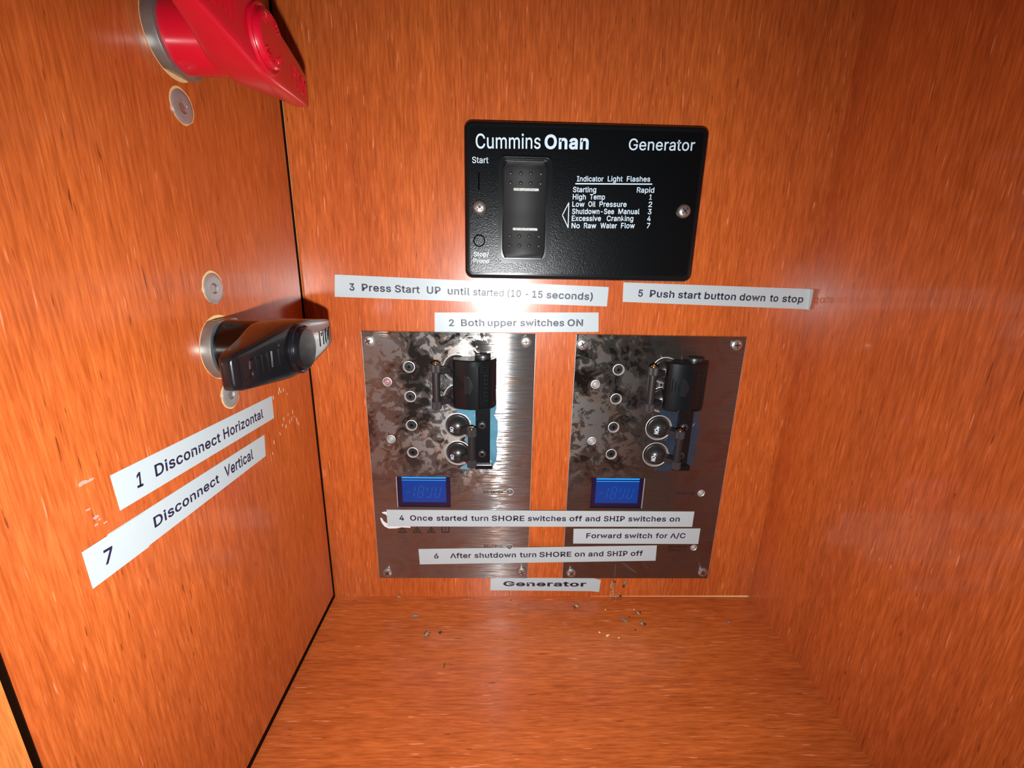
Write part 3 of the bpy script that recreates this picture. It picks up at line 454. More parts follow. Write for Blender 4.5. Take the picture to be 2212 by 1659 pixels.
# measured positions (mm) of labels and lettering on their surfaces: (text, start a, b, end a, b, cap height)
LABELS = {
'three': dict(pl='B', q=[(15.98, 182.9), (146.62, 179.43), (146.44, 170.14), (15.06, 172.54)], w=[('3', 22.34, 175.59, 24.74, 175.53, 3.42), ('Press', 28.25, 175.46, 42.08, 175.15, 3.43), ('Start', 43.84, 175.12, 55.75, 174.85, 3.43), ('UP', 59.07, 174.78, 65.71, 174.64, 3.44), ('until', 69.04, 174.56, 79.7, 174.33, 3.45), ('started', 81.26, 174.3, 95.99, 173.97, 3.45), ('(10', 97.78, 173.93, 104.27, 173.79, 3.46), ('-', 106.51, 173.74, 107.86, 173.71, 3.47), ('15', 109.65, 173.67, 114.82, 173.56, 3.47), ('seconds)', 116.62, 173.52, 139.2, 173.03, 3.47)]),
'five': dict(pl='B', q=[(153.61, 181.74), (250.01, 180.16), (251.16, 170.31), (153.97, 172.5)], w=[('5', 161.22, 175.11, 163.49, 175.06, 3.41), ('Push', 166.9, 175.0, 178.99, 174.77, 3.41), ('start', 180.81, 174.73, 192.14, 174.52, 3.42), ('button', 193.86, 174.49, 209.4, 174.19, 3.42), ('down', 211.24, 174.15, 224.04, 173.91, 3.43), ('to', 226.28, 173.87, 230.52, 173.79, 3.44), ('stop', 232.51, 173.75, 243.06, 173.55, 3.44)]),
'two': dict(pl='B', q=[(62.58, 165.83), (142.56, 167.15), (143.26, 157.58), (62.31, 156.09)], w=[('2', 69.4, 159.24, 71.89, 159.28, 3.4), ('Both', 75.29, 159.34, 86.77, 159.52, 3.4), ('upper', 88.34, 159.54, 102.56, 159.77, 3.41), ('switches', 104.32, 159.79, 125.99, 160.14, 3.41), ('ON', 127.6, 160.16, 135.25, 160.28, 3.42)]),
'four': dict(pl='B', q=[(33.68, 58.62), (203.57, 58.43), (203.53, 48.72), (33.59, 48.23)], w=[('4', 40.38, 51.93, 42.91, 51.93, 3.32), ('Once', 46.2, 51.93, 58.64, 51.94, 3.32), ('started', 60.67, 51.94, 77.48, 51.95, 3.33), ('turn', 79.7, 51.95, 89.15, 51.96, 3.34), ('SHORE', 91.02, 51.96, 109.12, 51.97, 3.34), ('switches', 111.02, 51.97, 132.23, 51.99, 3.35), ('off', 134.12, 51.99, 141.17, 51.99, 3.36), ('and', 142.98, 51.99, 151.26, 52.0, 3.36), ('SHIP', 153.26, 52.0, 165.01, 52.01, 3.36), ('switches', 166.99, 52.01, 188.2, 52.03, 3.37), ('on', 190.18, 52.03, 195.98, 52.03, 3.37)]),
'forward': dict(pl='B', q=[(136.79, 47.23), (208.41, 47.7), (208.45, 37.61), (137.07, 37.66)], w=[('Forward', 144.2, 41.15, 164.0, 41.23, 3.29), ('switch', 165.89, 41.23, 181.5, 41.29, 3.3), ('for', 183.53, 41.3, 190.21, 41.33, 3.3), ('A/C', 191.8, 41.33, 200.52, 41.37, 3.31)]),
'six': dict(pl='B', q=[(50.07, 33.74), (184.91, 36.61), (185.21, 26.45), (50.48, 23.66)], w=[('6', 58.71, 27.62, 61.19, 27.66, 3.36), ('After', 67.77, 27.78, 79.63, 27.99, 3.36), ('shutdown', 81.47, 28.02, 104.97, 28.44, 3.36), ('turn', 107.13, 28.48, 116.54, 28.64, 3.37), ('SHORE', 118.28, 28.67, 136.5, 29.0, 3.37), ('on', 138.36, 29.03, 144.18, 29.13, 3.38), ('and', 146.17, 29.17, 154.79, 29.32, 3.38), ('SHIP', 156.83, 29.36, 168.6, 29.57, 3.38), ('off', 170.46, 29.6, 177.38, 29.72, 3.39)]),
'generator': dict(pl='B', q=[(90.69, 13.03), (150.75, 12.78), (155.21, 11.5), (154.73, 3.05), (150.28, 3.7), (90.47, 4.33)], w=[('Generator', 98.03, 7.25, 146.78, 6.96, 3.38)]),
'one': dict(pl='L', q=[(-117.68, 139.0), (-39.77, 135.03), (-40.29, 125.42), (-117.32, 129.08)], w=[('1', -111.15, 131.86, -109.19, 131.59, 4.1), ('Disconnect', -104.74, 131.78, -75.8, 129.86, 3.46), ('Horizontal', -73.96, 129.93, -48.14, 128.52, 3.69)]),
'sevenb': dict(pl='L', q=[(-122.1, 125.43), (-49.21, 121.57), (-50.38, 112.77), (-123.49, 115.27)], w=[('Disconnect', -108.72, 118.28, -79.99, 116.83, 3.18), ('Vertical', -76.62, 116.69, -58.94, 115.65, 4.08)]),
'seven': dict(pl='L', q=[(-129.0, 125.59), (-111.05, 124.65), (-111.92, 114.67), (-128.85, 115.51)], w=[('7', -124.73, 118.65, -122.29, 118.35, 3.84)]),
}
ONAN = [('Cummins', 5.21, 54.9, 33.33, 55.43, 5.77), ('Onan', 35.05, 55.38, 54.31, 55.66, 5.7), ('Generator', 71.96, 55.82, 101.05, 56.21, 4.55), ('Start', 3.57, 49.1, 10.67, 49.19, 2.49), ('Stop/', 4.07, 9.79, 11.06, 9.89, 2.13), ('Prime', 3.99, 6.8, 11.2, 6.87, 2.07)]
ONAN_ROWS = [('Indicator', 50.0, 42.7, 61.85, 42.91, 2.19), ('Light', 63.75, 43.01, 70.39, 43.1, 2.19), ('Flashes', 72.28, 43.14, 82.75, 43.32, 2.2), ('Starting', 48.49, 38.24, 58.91, 38.41, 2.22), ('Rapid', 77.24, 38.68, 85.03, 38.79, 2.22), ('High', 48.56, 35.22, 54.41, 35.29, 2.24), ('Temp', 56.28, 35.37, 63.06, 35.46, 2.24), ('1', 83.11, 35.85, 84.25, 35.82, 2.23), ('Low', 48.52, 32.17, 54.06, 32.23, 2.25), ('Oil', 55.75, 32.32, 59.01, 32.33, 2.26), ('Pressure', 60.81, 32.39, 73.1, 32.59, 2.26), ('2', 83.01, 32.79, 84.7, 32.76, 2.26), ('Shutdown-See', 48.61, 29.09, 67.67, 29.44, 2.27), ('Manual', 69.63, 29.5, 79.3, 29.64, 2.28), ('3', 83.05, 29.72, 84.73, 29.69, 2.28), ('Excessive', 48.65, 26.13, 61.93, 26.35, 2.29), ('Cranking', 64.6, 26.42, 76.72, 26.61, 2.3), ('4', 83.08, 26.75, 84.66, 26.72, 2.29), ('No', 48.67, 23.01, 52.43, 23.02, 2.31), ('Raw', 54.34, 23.12, 60.0, 23.18, 2.31), ('Water', 61.88, 23.28, 69.44, 23.37, 2.31), ('Flow', 71.36, 23.47, 77.69, 23.54, 2.32), ('7', 83.17, 23.71, 84.67, 23.68, 2.31)]
ONAN_underline = [(49.54, 41.74), (83.69, 42.35)]
ONAN_tri = [(44.24, 28.47), (46.88, 33.81), (47.15, 23.24)]
ONAN_bar_circ = [(6.47, 45.11), (6.46, 38.51), (6.64, 16.74), (9.54, 16.79)]

# ------------------------------------------------------------------ the locker: walls, floor, ceiling, front frame
W = 245.5
def struct(name, mat, x0, x1, y0, y1, z0, z1, parent=None):
    bm = bmesh.new(); box(bm, x0, x1, y0, y1, z0, z1)
    o = finish(bm, name, mat, parent)
    if not parent: o['kind'] = 'structure'
    return o
wall_back = struct('wall_back', 'wood_back', 0, 249, 0, 3, -3, 400)
wall_left = struct('wall_left', 'wood_left', -4, 0, -148, -2.4, 3.0, 400)
wall_right = struct('wall_right', 'wood_right', W, W+3.5, -148, 0, -3, 400)
floor = struct('floor', 'wood_floor', 0, W, -148, 0, -3, 0)
ceiling = struct('ceiling', 'wood_right', -4, W+3.5, -148, 3, 400, 404)
struct('gap_shade', 'gap', -5.5, -4.05, -149, 3, -3, 400, wall_left)  # near-black boxes put the shade of the open gaps in as colour
struct('gap_shade', 'gap', -5.5, -0.06, 0.02, 3, -3, 400, wall_left)
struct('gap_shade', 'gap', -4.3, -0.08, -148.25, -148.0, 3.0, 400, wall_left)  # dark sheet over the wall's front edge, painted shade for the gap
struct('gap_shade', 'gap', -4.0, -0.05, -147.9, -0.9, -3, 0.2, wall_left)
trim_1 = struct('trim_1', 'wood_frame', -9, 0.0, -190, -149.5, -20, 400)
trim_2 = struct('trim_2', 'wood_frame', -4, W+4, -166, -149.2, -20, -0.4)
# thin pale line of bare timber where the floor meets the back wall, widening to the right
bm = bmesh.new()
loft(bm, [[(150, -0.02, -0.02), (150, -0.10, 0.02), (150, -0.02, 0.10)], [(215, -0.02, -0.02), (215, -0.30, 0.02), (215, -0.02, 0.38)],
          [(243.5, -0.02, -0.02), (243.5, -0.75, 0.03), (243.5, -0.02, 0.62)], [(245.4, -0.02, -0.02), (245.4, -0.15, 0.03), (245.4, -0.02, 0.15)]])
finish(bm, 'bare_joint', 'raw_edge', floor)
bm = bmesh.new(); box(bm, 0, 0.12, -0.03, 0.01, 165, 262); finish(bm, 'bare_edge', 'raw_edge', wall_back)
# pale scuffs near the corner of the left wall
rf = random.Random(3)
FL = [(-33.1, 135.4), (-31.7, 134.4), (-29.5, 134.6), (-26.3, 131.7), (-28.2, 122.7), (-23.7, 122.3), (-32.3, 122.1), (-21.1, 117.9), (-19.4, 114.9), (-34.1, 119.9),
      (-37.0, 117.0), (-42.6, 115.5), (-44.9, 111.4), (-25.4, 119.5), (-31.1, 118.1), (-38.6, 133.9), (-33.9, 134.5), (-32.6, 136.0), (-27.5, 119.0), (-22.9, 119.8), (-20.6, 116.5)]
bm = bmesh.new()
for a, b in FL:
    h = rf.uniform(0.35, 1.0); q = rf.uniform(0.10, 0.2)
    prism(bm, [(a-q, b-h), (a+q, b-h*0.8), (a+q*0.8, b+h), (a-q*0.6, b+h*0.8)], 0.01, 0.06)
o = finish(bm, 'scuff_flecks', 'fleck_white', wall_left, kind='stuff'); o.matrix_world = FR['L'].to_4x4()
# faint glue smears left of the slanted labels
bm = bmesh.new()
for a, b, s in ((-124.4, 140.6, 1.5), (-122.6, 140.4, 1.1), (-124.9, 134.0, 0.8), (-123.6, 131.2, 1.0), (-124.0, 129.4, 0.8), (-121.8, 128.6, 0.7), (-122.9, 130.2, 0.6)):
    pts = [(a+s*math.cos(t)*rf.uniform(.5, 1), b+s*0.5*math.sin(t)*rf.uniform(.4, 1)) for t in [i*math.pi/4 for i in range(8)]]
    prism(bm, pts, 0.01, 0.04)
M['smear'] = plain('glue_smear', col=(0.62, 0.34, 0.30), rough=0.35, alpha=0.6)
o = finish(bm, 'glue_smear', 'smear', wall_left, kind='stuff'); o.matrix_world = FR['L'].to_4x4()

# ------------------------------------------------------------------ shared fittings
def pan_screw(parent, a, b, c=0, r=2.85, h=1.25, rot=0.4, mat='screw_steel', slot='slot_dark', name='screw', ring=True):
    bm = bmesh.new(); lathe(bm, [(r, 0), (r, h*0.25), (r*0.93, h*0.62), (r*0.70, h*0.9), (r*0.4, h), (0.01, h*1.02)], n=36)
    s = finish(bm, name, mat, parent, smooth=True, loc=(a, b, c), rot=rot)
    bm = bmesh.new(); k = r*0.52; t = r*0.11
    for x0, x1, y0, y1 in ((-k, k, -t, t), (-t, t, -k, k)):
        loft(bm, [[(x0*.6, y0*.6, h*0.5), (x1*.6, y0*.6, h*0.5), (x1*.6, y1*.6, h*0.5), (x0*.6, y1*.6, h*0.5)],
                  [(x0, y0, h*0.99+.03), (x1, y0, h*0.99+.03), (x1, y1, h*0.99+.03), (x0, y1, h*0.99+.03)]])
    lathe(bm, [(r*.2, h*.5), (r*.22, h*1.05)], n=12)
    finish(bm, 'recess_shade', slot, s)  # dark cross, slightly proud, its colour standing in for the recess's shade
    return s

# ------------------------------------------------------------------ battery disconnect keys on the left wall
def disconnect(label, a, b, tilt, mat, marks, boss_marks, low=1.6):
    t = thing('disconnect_key', label, 'switch', 'L', a, b, 0)
    bm = bmesh.new(); prism(bm, circ(0, 0, 10.85, 40), 0.02, 0.15); finish(bm, 'bare_hole_rim', 'raw_edge', t)
    bm = bmesh.new()
    pts = [(max(-99, x), max(-9.5, min(9.5, y))) for x, y in circ(0, 0, 10.8, 64)]
    pillow(bm, pts, 0.1, 3.4, 0.35, 2); finish(bm, 'collar', 'collar', t, smooth=True)
    bm = bmesh.new(); lathe(bm, [(9.35, 3.0), (9.35, 4.0), (9.25, 14), (9.1, 21), (8.6, 24)], n=56); finish(bm, 'barrel', mat, t, smooth=True)
    # the cross bar: sections along s
    bm = bmesh.new(); rings = []
    prof = [(-35, 2.6, 23.2, 21.6), (-34.8, 3.8, 23.9, 21.0), (-34.2, 4.7, 24.4, 20.4), (-32, 5.4, 24.7, 19.8), (-27, 6.1, 25.3, 18.8), (-20, 7.1, 25.8, 17.2), (-12, 8.3, 26.3, 14.8), (-6, 9.1, 26.6, 13.2), (0, 9.3, 26.7, 12.5)]
    prof = prof + [(-s, h, ct, cb) for s, h, ct, cb in reversed(prof[:-1])]
    for s, hw, ct, cb in prof:
        ring = []; n = 28; cm = (ct+cb)/2; hc = (ct-cb)/2
        for i in range(n):
            q = 2*math.pi*i/n; cx, sx = math.cos(q), math.sin(q); e = 0.27
            ring.append((s, math.copysign(abs(cx)**e, cx)*hw, cm+math.copysign(abs(sx)**e, sx)*hc))
        rings.append(ring)
    loft(bm, rings)
    bar = finish(bm, 'cross_bar', mat, t, smooth=True, rot=tilt)
    bm = bmesh.new()
    for pts in marks:
        stroke(bm, pts, 0.62, 0, 0.35)
    def top(s):
        for (s0, _, c0, _), (s1, _, c1, _) in zip(prof, prof[1:]):
            if s0 <= s <= s1: return c0+(c1-c0)*(s-s0)/(s1-s0)
        return 24
    for v in bm.verts: v.co.z += top(v.co.x)-0.12
    finish(bm, 'raised_marks', mat, bar, kind='stuff')
    bm = bmesh.new(); lathe(bm, [(8.6, 22), (8.6, 28.8), (8.45, 29.2), (8.0, 29.35), (7.6, 29.1), (7.4, 28.95), (7.2, 29.4), (7.1, 30.3), (6.6, 30.8), (0.01, 30.85)], n=56)
    for v in bm.verts: v.co.z -= low if v.co.z > 26 else 0
    boss = finish(bm, 'boss', mat, t, smooth=True)
    if boss_marks:
        bm = bmesh.new()
        for i in range(9):
            for sgn in (1, -1):
                q = math.radians(90-52+13*i)*sgn; x, y = 5.2*math.cos(q), 5.2*math.sin(q)
                d = Vector((x, y)).normalized()*0.7
                stroke(bm, [(x-d.x, y-d.y), (x+d.x, y+d.y)], 0.5, 30.7-low, 31.05-low)
                if i % 2: stroke(bm, [(x+d.x, y+d.y), (x+d.x-d.y*.8, y+d.y+d.x*.8)], 0.4, 30.7-low, 31.05-low)
        finish(bm, 'raised_marks', mat, boss, kind='stuff')
    return t
far = [[(19, -3), (19, 2.2)], [(19, 2.2), (21, 2.2), (21.4, .2), (19.2, .2)], [(23.2, -3), (23.2, 2.2)], [(22.2, 2.2), (24.4, 2.2)], [(26.2, -2.8), (25.8, 0), (26.6, 2.2), (28, 2.2), (28.4, -.4), (28, -2.8), (26.2, -2.8)], [(30.6, -2.8), (30.2, 1), (31.2, 2.2)]]
near = [[(-31.2, -2.6), (-31.2, 2.4)], [(-31.2, -2.6), (-29.9, -2.6)], [(-28.6, -2.2), (-27.6, -2.8), (-27.2, -1), (-28.3, 0), (-28, 2), (-27, 2.4)], [(-25.4, -2.5), (-25.4, 2.4), (-24.2, 2.2), (-24.2, .2)],
        [(-22.6, -2.6), (-22.6, 2.6)], [(-22.6, -2.6), (-21.4, -2.6)], [(-19.8, -2.4), (-19.8, 2.6)], [(-17.8, -2), (-17.4, 2.5)], [(-16.2, 2.5), (-15.8, -2)], [(-13.8, -2.3), (-13.8, 2.4)], [(-13.2, 3.6), (-12.6, 3.6)]]
disconnect('red plastic battery disconnect key at the top of the left wall', -68.0, 250.4, math.radians(-4.5), 'red_plastic', near+far, True, 1.9)
disconnect('black plastic battery disconnect key above the slanted labels', -67.4, 161.0, math.radians(0.5), 'handle_black', near+far, False)
def wall_bolt(label, a, b, r, chip):
    t = thing('bolt_head', label, 'bolt', 'L', a, b, 0, group=None)
    rr = random.Random(int(a*b))
    bm = bmesh.new()
    pts = [(chip[0]*.22+(r+0.35+0.35*rr.random())*math.cos(q), chip[1]*.35+(r+0.3+0.35*rr.random())*math.sin(q)) for q in [2*math.pi*i/26 for i in range(26)]]
    prism(bm, pts, 0.01, 0.12); finish(bm, 'chipped_hole_edge', 'raw_edge', t)
    bm = bmesh.new(); lathe(bm, [(r, 0.05), (r, 0.45), (r*.96, 0.58), (r*.7, 0.62), (1.75, 0.62), (1.55, 0.2), (0.01, 0.15)], n=44); finish(bm, 'head', 'bolt_grey', t, smooth=True)
    bm = bmesh.new(); h6 = circ(0, 0, 1.5, 6); loft(bm, [[(x, y, .63) for x, y in circ(0, 0, 1.85, 6)], [(x*.9, y*.9, .24) for x, y in h6]], cap0=False)
    finish(bm, 'hex_socket', 'screw_steel', t, rot=0.3)
    return t
wall_bolt('round zinc bolt head with hex socket directly under the red key', -67.85, 232.8, 4.5, (1.5, 1))
wall_bolt('bright round bolt head with hex socket above the black key', -66.9, 180.4, 4.9, (1, 1))
wall_bolt('round bolt head partly hidden below the black key', -66.8, 144.0, 4.6, (1, -.3))

# ------------------------------------------------------------------ generator remote panel
g = thing('generator_panel', 'black generator start panel with white print and a rocker switch', 'control panel', 'B', 77.8, 182.6, 0)
bm = bmesh.new(); pillow(bm, rrect(0, 0, 107.2, 66.2, 3.6, 8), 0, 4.0, 1.9, 5); finish(bm, 'bezel', 'gloss_black', g, smooth=True)
rk = rrect(15.3, 7.6, 38.6, 51.9, 3.0, 6)
bm = bmesh.new(); plate(bm, rrect(2.6, 2.6, 104.6, 63.6, 1.6, 6), [rk], 3.9, 4.06); finish(bm, 'face_plate', 'panel_black', g)
lettering([w for w in ONAN if w[0] != 'Onan'], g, 'print_white', 4.10, 0.006)
g2 = [w for w in ONAN if w[0] == 'Onan']
# heavier second word
lettering(g2, g, 'print_white', 4.10, 0.027)
lettering(ONAN_ROWS, g, 'print_white', 4.10, 0.012)
bm = bmesh.new(); stroke(bm, ONAN_underline, 0.5, 4.05, 4.1); stroke(bm, ONAN_tri+[ONAN_tri[0]], 0.36, 4.05, 4.1); finish(bm, 'printed_lines', 'print_white', g)
bm = bmesh.new(); stroke(bm, ONAN_bar_circ[:2], 0.55, 4.05, 4.35)
cp = circ(6.64, 16.74, 2.7, 28); ci = circ(6.64, 16.74, 2.2, 28)
plate(bm, cp, [ci], 4.05, 4.35); finish(bm, 'embossed_symbols', 'print_grey', g)
for a, b in ((6.9, 31.0), (99.3, 31.3)): pan_screw(g, a, b, 4.05, r=3.05, h=2.1, rot=0.75)
# rocker
bm = bmesh.new(); plate(bm, rrect(15.1, 7.4, 38.8, 52.1, 3.1, 6), [rrect(16.7, 9.0, 37.2, 50.5, 2.2, 6)], 3.5, 5.1)
bmesh.ops.bevel(bm, geom=[e for e in bm.edges if abs(e.verts[0].co.z-5.1) < 1e-4 and abs(e.verts[1].co.z-5.1) < 1e-4 and len(e.link_faces) == 2 and e.calc_face_angle(0) > 1], offset=0.45, segments=2, affect='EDGES')
rf_ = finish(bm, 'rocker_frame', 'gloss_black', g, smooth=True)
def rocker_c(b): 
    t = (b-30)/20.0
    return 4.35+0.75*t*t+(0.7*-t if t < 0 else 0.15*t)
bm = bmesh.new(); rings = []
for i in range(21):
    b = 9.4+(50.1-9.4)*i/20; e = min(i, 20-i); ins = 1.2 if e == 0 else (0.35 if e == 1 else 0.0); c = rocker_c(b)
    rings.append([(17.1+ins, b, 3.2), (17.1+ins, b, c-.6), (17.9+ins, b, c), (36.0-ins, b, c), (36.8-ins, b, c-.6), (36.8-ins, b, 3.2)])
loft(bm, rings); rock = finish(bm, 'rocker', 'rocker_black', g, smooth=True)
first = None
for b in (45.3, 41.4, 19.1, 14.9):
    for a in (20.5, 25.0, 29.4, 33.9):
        if first is None:
            bm = bmesh.new(); lathe(bm, [(0.85, -.15), (0.8, .12), (0.55, .34), (0.01, .42)], n=16)
            first = finish(bm, 'grip_dot', 'dot_black', rock, smooth=True, loc=(a, b, rocker_c(b)))
        else: dupe(first, 'grip_dot', rock, (a, b, rocker_c(b)))
M['lens_bar'] = plain('lens_bar_glints', col=(0.45, 0.46, 0.44), rough=0.12, mottle=1.0, mscale=1500, coat=0.6, coatr=0.03, bump=(1500, 1.0, 0.6))  # sparkle of the clear lens painted as strongly mottled pale colour
for b in (38.8, 22.1):
    bm = bmesh.new(); c = rocker_c(b); pillow(bm, rrect(21.8, b-.6, 33.2, b+.6, .5, 3), c-.1, c+.35, .2, 2); finish(bm, 'lens_bar', 'lens_bar', rock)

# ------------------------------------------------------------------ the two stainless breaker panels
HZ = (124.5, 109.05, 93.5, 78.2)
PROF = [(44.7, 3.5), (44.7, 9.0), (45.0, 9.6), (46.5, 10.5), (49, 11.6), (53, 12.5), (57.3, 12.4), (57.5, 12.2), (57.7, 11.3), (62.3, 9.7), (62.6, 9.9), (62.8, 10.2), (64.4, 8.6), (65.5, 6.6), (65.9, 4.8), (65.9, 3.5)]
FULL = [p for p in PROF if p not in ((57.5, 12.2), (57.7, 11.3), (62.3, 9.7), (62.6, 9.9))]
def csurf(x):
    for (x0, c0), (x1, c1) in zip(FULL, FULL[1:]):
        if x1 > x0 and x0 <= x <= x1: return c0+(c1-c0)*(x-x0)/(x1-x0)
    return 10
def knob_screw(parent, a, b):                   # small black cross-head screw sunk in its hole
    bm = bmesh.new(); lathe(bm, [(2.15, 0.9), (2.15, 1.35), (1.95, 1.6), (0.01, 1.75)], n=28)
    s = finish(bm, 'small_screw', 'satin_black', parent, smooth=True, loc=(a, b, 0))
    bm = bmesh.new(); box(bm, -.9, .9, -.2, .2, 1.5, 1.79); box(bm, -.2, .2, -.9, .9, 1.5, 1.79); finish(bm, 'recess_shade', 'print_grey', s)  # raised dark cross paints the shade of a recess
    return s
def rim(parent, a, b, r0, r1):
    bm = bmesh.new(); lathe(bm, [(r0, 2.02), (r0-.25, 2.08), (r0-.45, 1.9), (r1, 0.9), (r1, .45)], n=40, cap=False)
    return finish(bm, 'hole_rim', 'ring_steel', parent, smooth=True, loc=(a, b, 0))
def tie_bar(parent, a, z0, z1, dome_x, zs):
    c = 10.6
    t = None
    bm = bmesh.new(); lathe(bm, [(1.95, z0+3.4), (1.95, z1-3.4)], cx=0, n=28, axis='y')
    for v in bm.verts: v.co = Vector((v.co.x+a, v.co.y, v.co.z+c))
    t = finish(bm, 'tie_bar', 'satin_black', parent, smooth=True)
    for za, zb in ((z0+.4, z0+4.4), (z1-4.4, z1-.4)):
        bm = bmesh.new(); ring = []
        n = 64
        def kr(z, k): return [(a+(2.42*k-(0.12 if i % 2 else 0))*math.cos(2*math.pi*i/n), z, c+(2.42*k-(0.12 if i % 2 else 0))*math.sin(2*math.pi*i/n)) for i in range(n)]
        loft(bm, [kr(za, .9), kr(za+.3, 1), kr(zb-.3, 1), kr(zb, .9)])
        finish(bm, 'knurled_end', 'knurl_black', t)
    for z, s in ((z1-.4, 1), (z0+.4, -1)):
        bm = bmesh.new(); lathe(bm, [(1.25, 0), (1.25, .45*s), (.95, .75*s), (.45, .8*s), (.4, .45*s), (.01, .45*s)], axis='y', n=20)
        for v in bm.verts: v.co = Vector((v.co.x+a, v.co.y+z, v.co.z+c))
        finish(bm, 'brass_pin', 'brass', t, smooth=True)
    return t
def arm(parent, dx, a, z):
    """flat black lever from the breaker dome to the tie bar"""
    s = 1 if a > dx else -1
    bm = bmesh.new()
    P = [(dx+s*0.5, 3.5), (dx+s*5.2, 3.0), (dx+s*6.6, 6.4), (a+s*1.9, 9.4), (a+s*1.2, 12.2), (a-s*1.2, 12.4), (a-s*2.6, 10.6), (dx+s*2.2, 8.0)]
    loft(bm, [[(x, z-1.35, c) for x, c in P], [(x, z+1.35, c) for x, c in P]])
    bmesh.ops.bevel(bm, geom=list(bm.edges), offset=.22, segments=1, affect='EDGES')
    return finish(bm, 'lever', 'satin_black', parent)
def seg7(bm, x, y, w, h, on, c, sl=0.18):
    S = {'a': [(0, h), (w, h)], 'b': [(w, h), (w, h/2)], 'c': [(w, h/2), (w, 0)], 'd': [(0, 0), (w, 0)], 'e': [(0, h/2), (0, 0)], 'f': [(0, h), (0, h/2)], 'g': [(0, h/2), (w, h/2)]}
    for k in on:
        (x0, y0), (x1, y1) = S[k]; dx, dy = (x1-x0)*.16, (y1-y0)*.16
        stroke(bm, [(x+x0+dx+sl*(y0+dy), y+y0+dy), (x+x1-dx+sl*(y1-dy), y+y1-dy)], .42, c, c+.02)
def breaker_panel(label, ox, mat, film, leds, extra_words):
    p = thing('breaker_panel', label, 'electrical panel', 'B', ox, 14.35, 0)
    bm = bmesh.new(); box(bm, 1, 84, 1, 141, 0, .45); finish(bm, 'backing', 'gap', p)
    disp = (13.0, 45.9, 41.6, 64.2)
    holes = [circ(22.3, z, 2.85, 32) for z in HZ]+[circ(46, z, 6.75, 48) for z in HZ]
    holes += [circ(11.1, 116.7, 2.2, 24), circ(11.4, 85.7, 2.1, 24), circ(73.8, 55.4, 1.95, 24), circ(74.2, 20.7, 1.85, 24)]
    holes += [[(disp[0], disp[1]), (disp[2], disp[1]), (disp[2], disp[3]), (disp[0], disp[3])]]
    bm = bmesh.new(); plate(bm, [(0, 0), (85, 0), (85, 142.1), (0, 142.1)], holes, .4, 2.0); finish(bm, 'steel_plate', mat, p)
    for x0, x1 in ((-.06, .05), (84.95, 85.06)):
        bm = bmesh.new(); box(bm, x0, x1, 0, 142.1, .2, 2.03); finish(bm, 'cut_edge', 'ring_steel', p)
    for (a, b), r in zip(((3.2, 137.3), (80.3, 138.1), (4.9, 3.9), (81.5, 4.5)), (0.5, 0.1, 0.9, 0.45)): pan_screw(p, a, b, 2.0, r=2.85, h=1.3, rot=r)
    for z in HZ:
        knob_screw(p, 22.3, z); rim(p, 22.3, z, 2.95, 2.2)
    for i, z in enumerate(HZ):
        rim(p, 46, z, 6.95, 6.0)
        bm = bmesh.new(); lathe(bm, [(6.0, .5), (5.95, 1.6), (5.7, 2.1), (5.45, 2.2), (5.35, 2.6), (5.0, 3.9), (4.2, 5.3), (2.9, 6.3), (1.5, 6.8), (.01, 6.95)], n=40)
        d = finish(bm, 'breaker_dome', 'rubber_black', p, smooth=True, loc=(46, z, 0))
        if i >= 2:
            # ON, turned on its side, on the dome's left flank
            bm = bmesh.new()
            put_word(bm, 'ON', -3.5, 1.1, -3.5, -1.9, 1.9, 0, 0.02)
            for v in bm.verts:
                x, y = v.co.x, v.co.y; rr = math.hypot(x, y)
                v.co.z = dome_c(rr)+.13
            finish(bm, 'lettering', 'print_white', d)
    # levers and tie bars
    tb = tie_bar(p, 36.9, 105.3, 128.7, 46, HZ[:2])
    for z in HZ[:2]: arm(p, 46, 36.9, z)
    tb = tie_bar(p, 53.9, 74.1, 95.8, 46, HZ[2:])
    for z in HZ[2:]: arm(p, 46, 53.9, z)
    # sliding lock-out: bar, block, cap
    bm = bmesh.new(); box(bm, 55.4, 62.9, 71.0, 128, 2.0, 3.6, .25, 1); box(bm, 55.0, 64.2, 70.2, 73.0, 2.0, 5.0, .4, 2); box(bm, 56, 62, 107, 128, 3.4, 4.6)
    sl = finish(bm, 'interlock_slider', 'gloss_black', p)
    for z in (94.6, 78.7): pan_screw(sl, 58.8, z, 3.6, r=2.1, h=1.1, rot=0.0 if z > 90 else .7, mat='knurl_black', slot='print_grey', name='slider_screw')
    bm = bmesh.new()
    loft(bm, [[(x, 106.4, c) for x, c in PROF], [(x, 127.4, c) for x, c in PROF]])
    loft(bm, [[(x, 127.4, c) for x, c in FULL], [(x, 129.8, c) for x, c in FULL]])
    loft(bm, [[(x, 129.8, c) for x, c in FULL], [(55.2+(x-55.2)*.975, 130.4, c*.97) for x, c in FULL]])
    loft(bm, [[(x, 106.4, c) for x, c in FULL], [(55.2+(x-55.2)*.97, 105.6, c*.95) for x, c in FULL]])
    bl = finish(bm, 'lock_block', 'gloss_black', sl, smooth=True)
    bm = bmesh.new()
    for k, x in enumerate((45.9, 47.1, 48.4, 49.7)): 
        c = csurf(x); z1 = 123.8-k*1.3
        loft(bm, [[(x-.28, 115+k*.4, c-.1), (x+.28, 115+k*.4, c), (x, 115.3+k*.4, c+.3)], [(x-.28, z1, c-.1), (x+.28, z1, c), (x, z1-.3, c+.45)]])
    strip = []
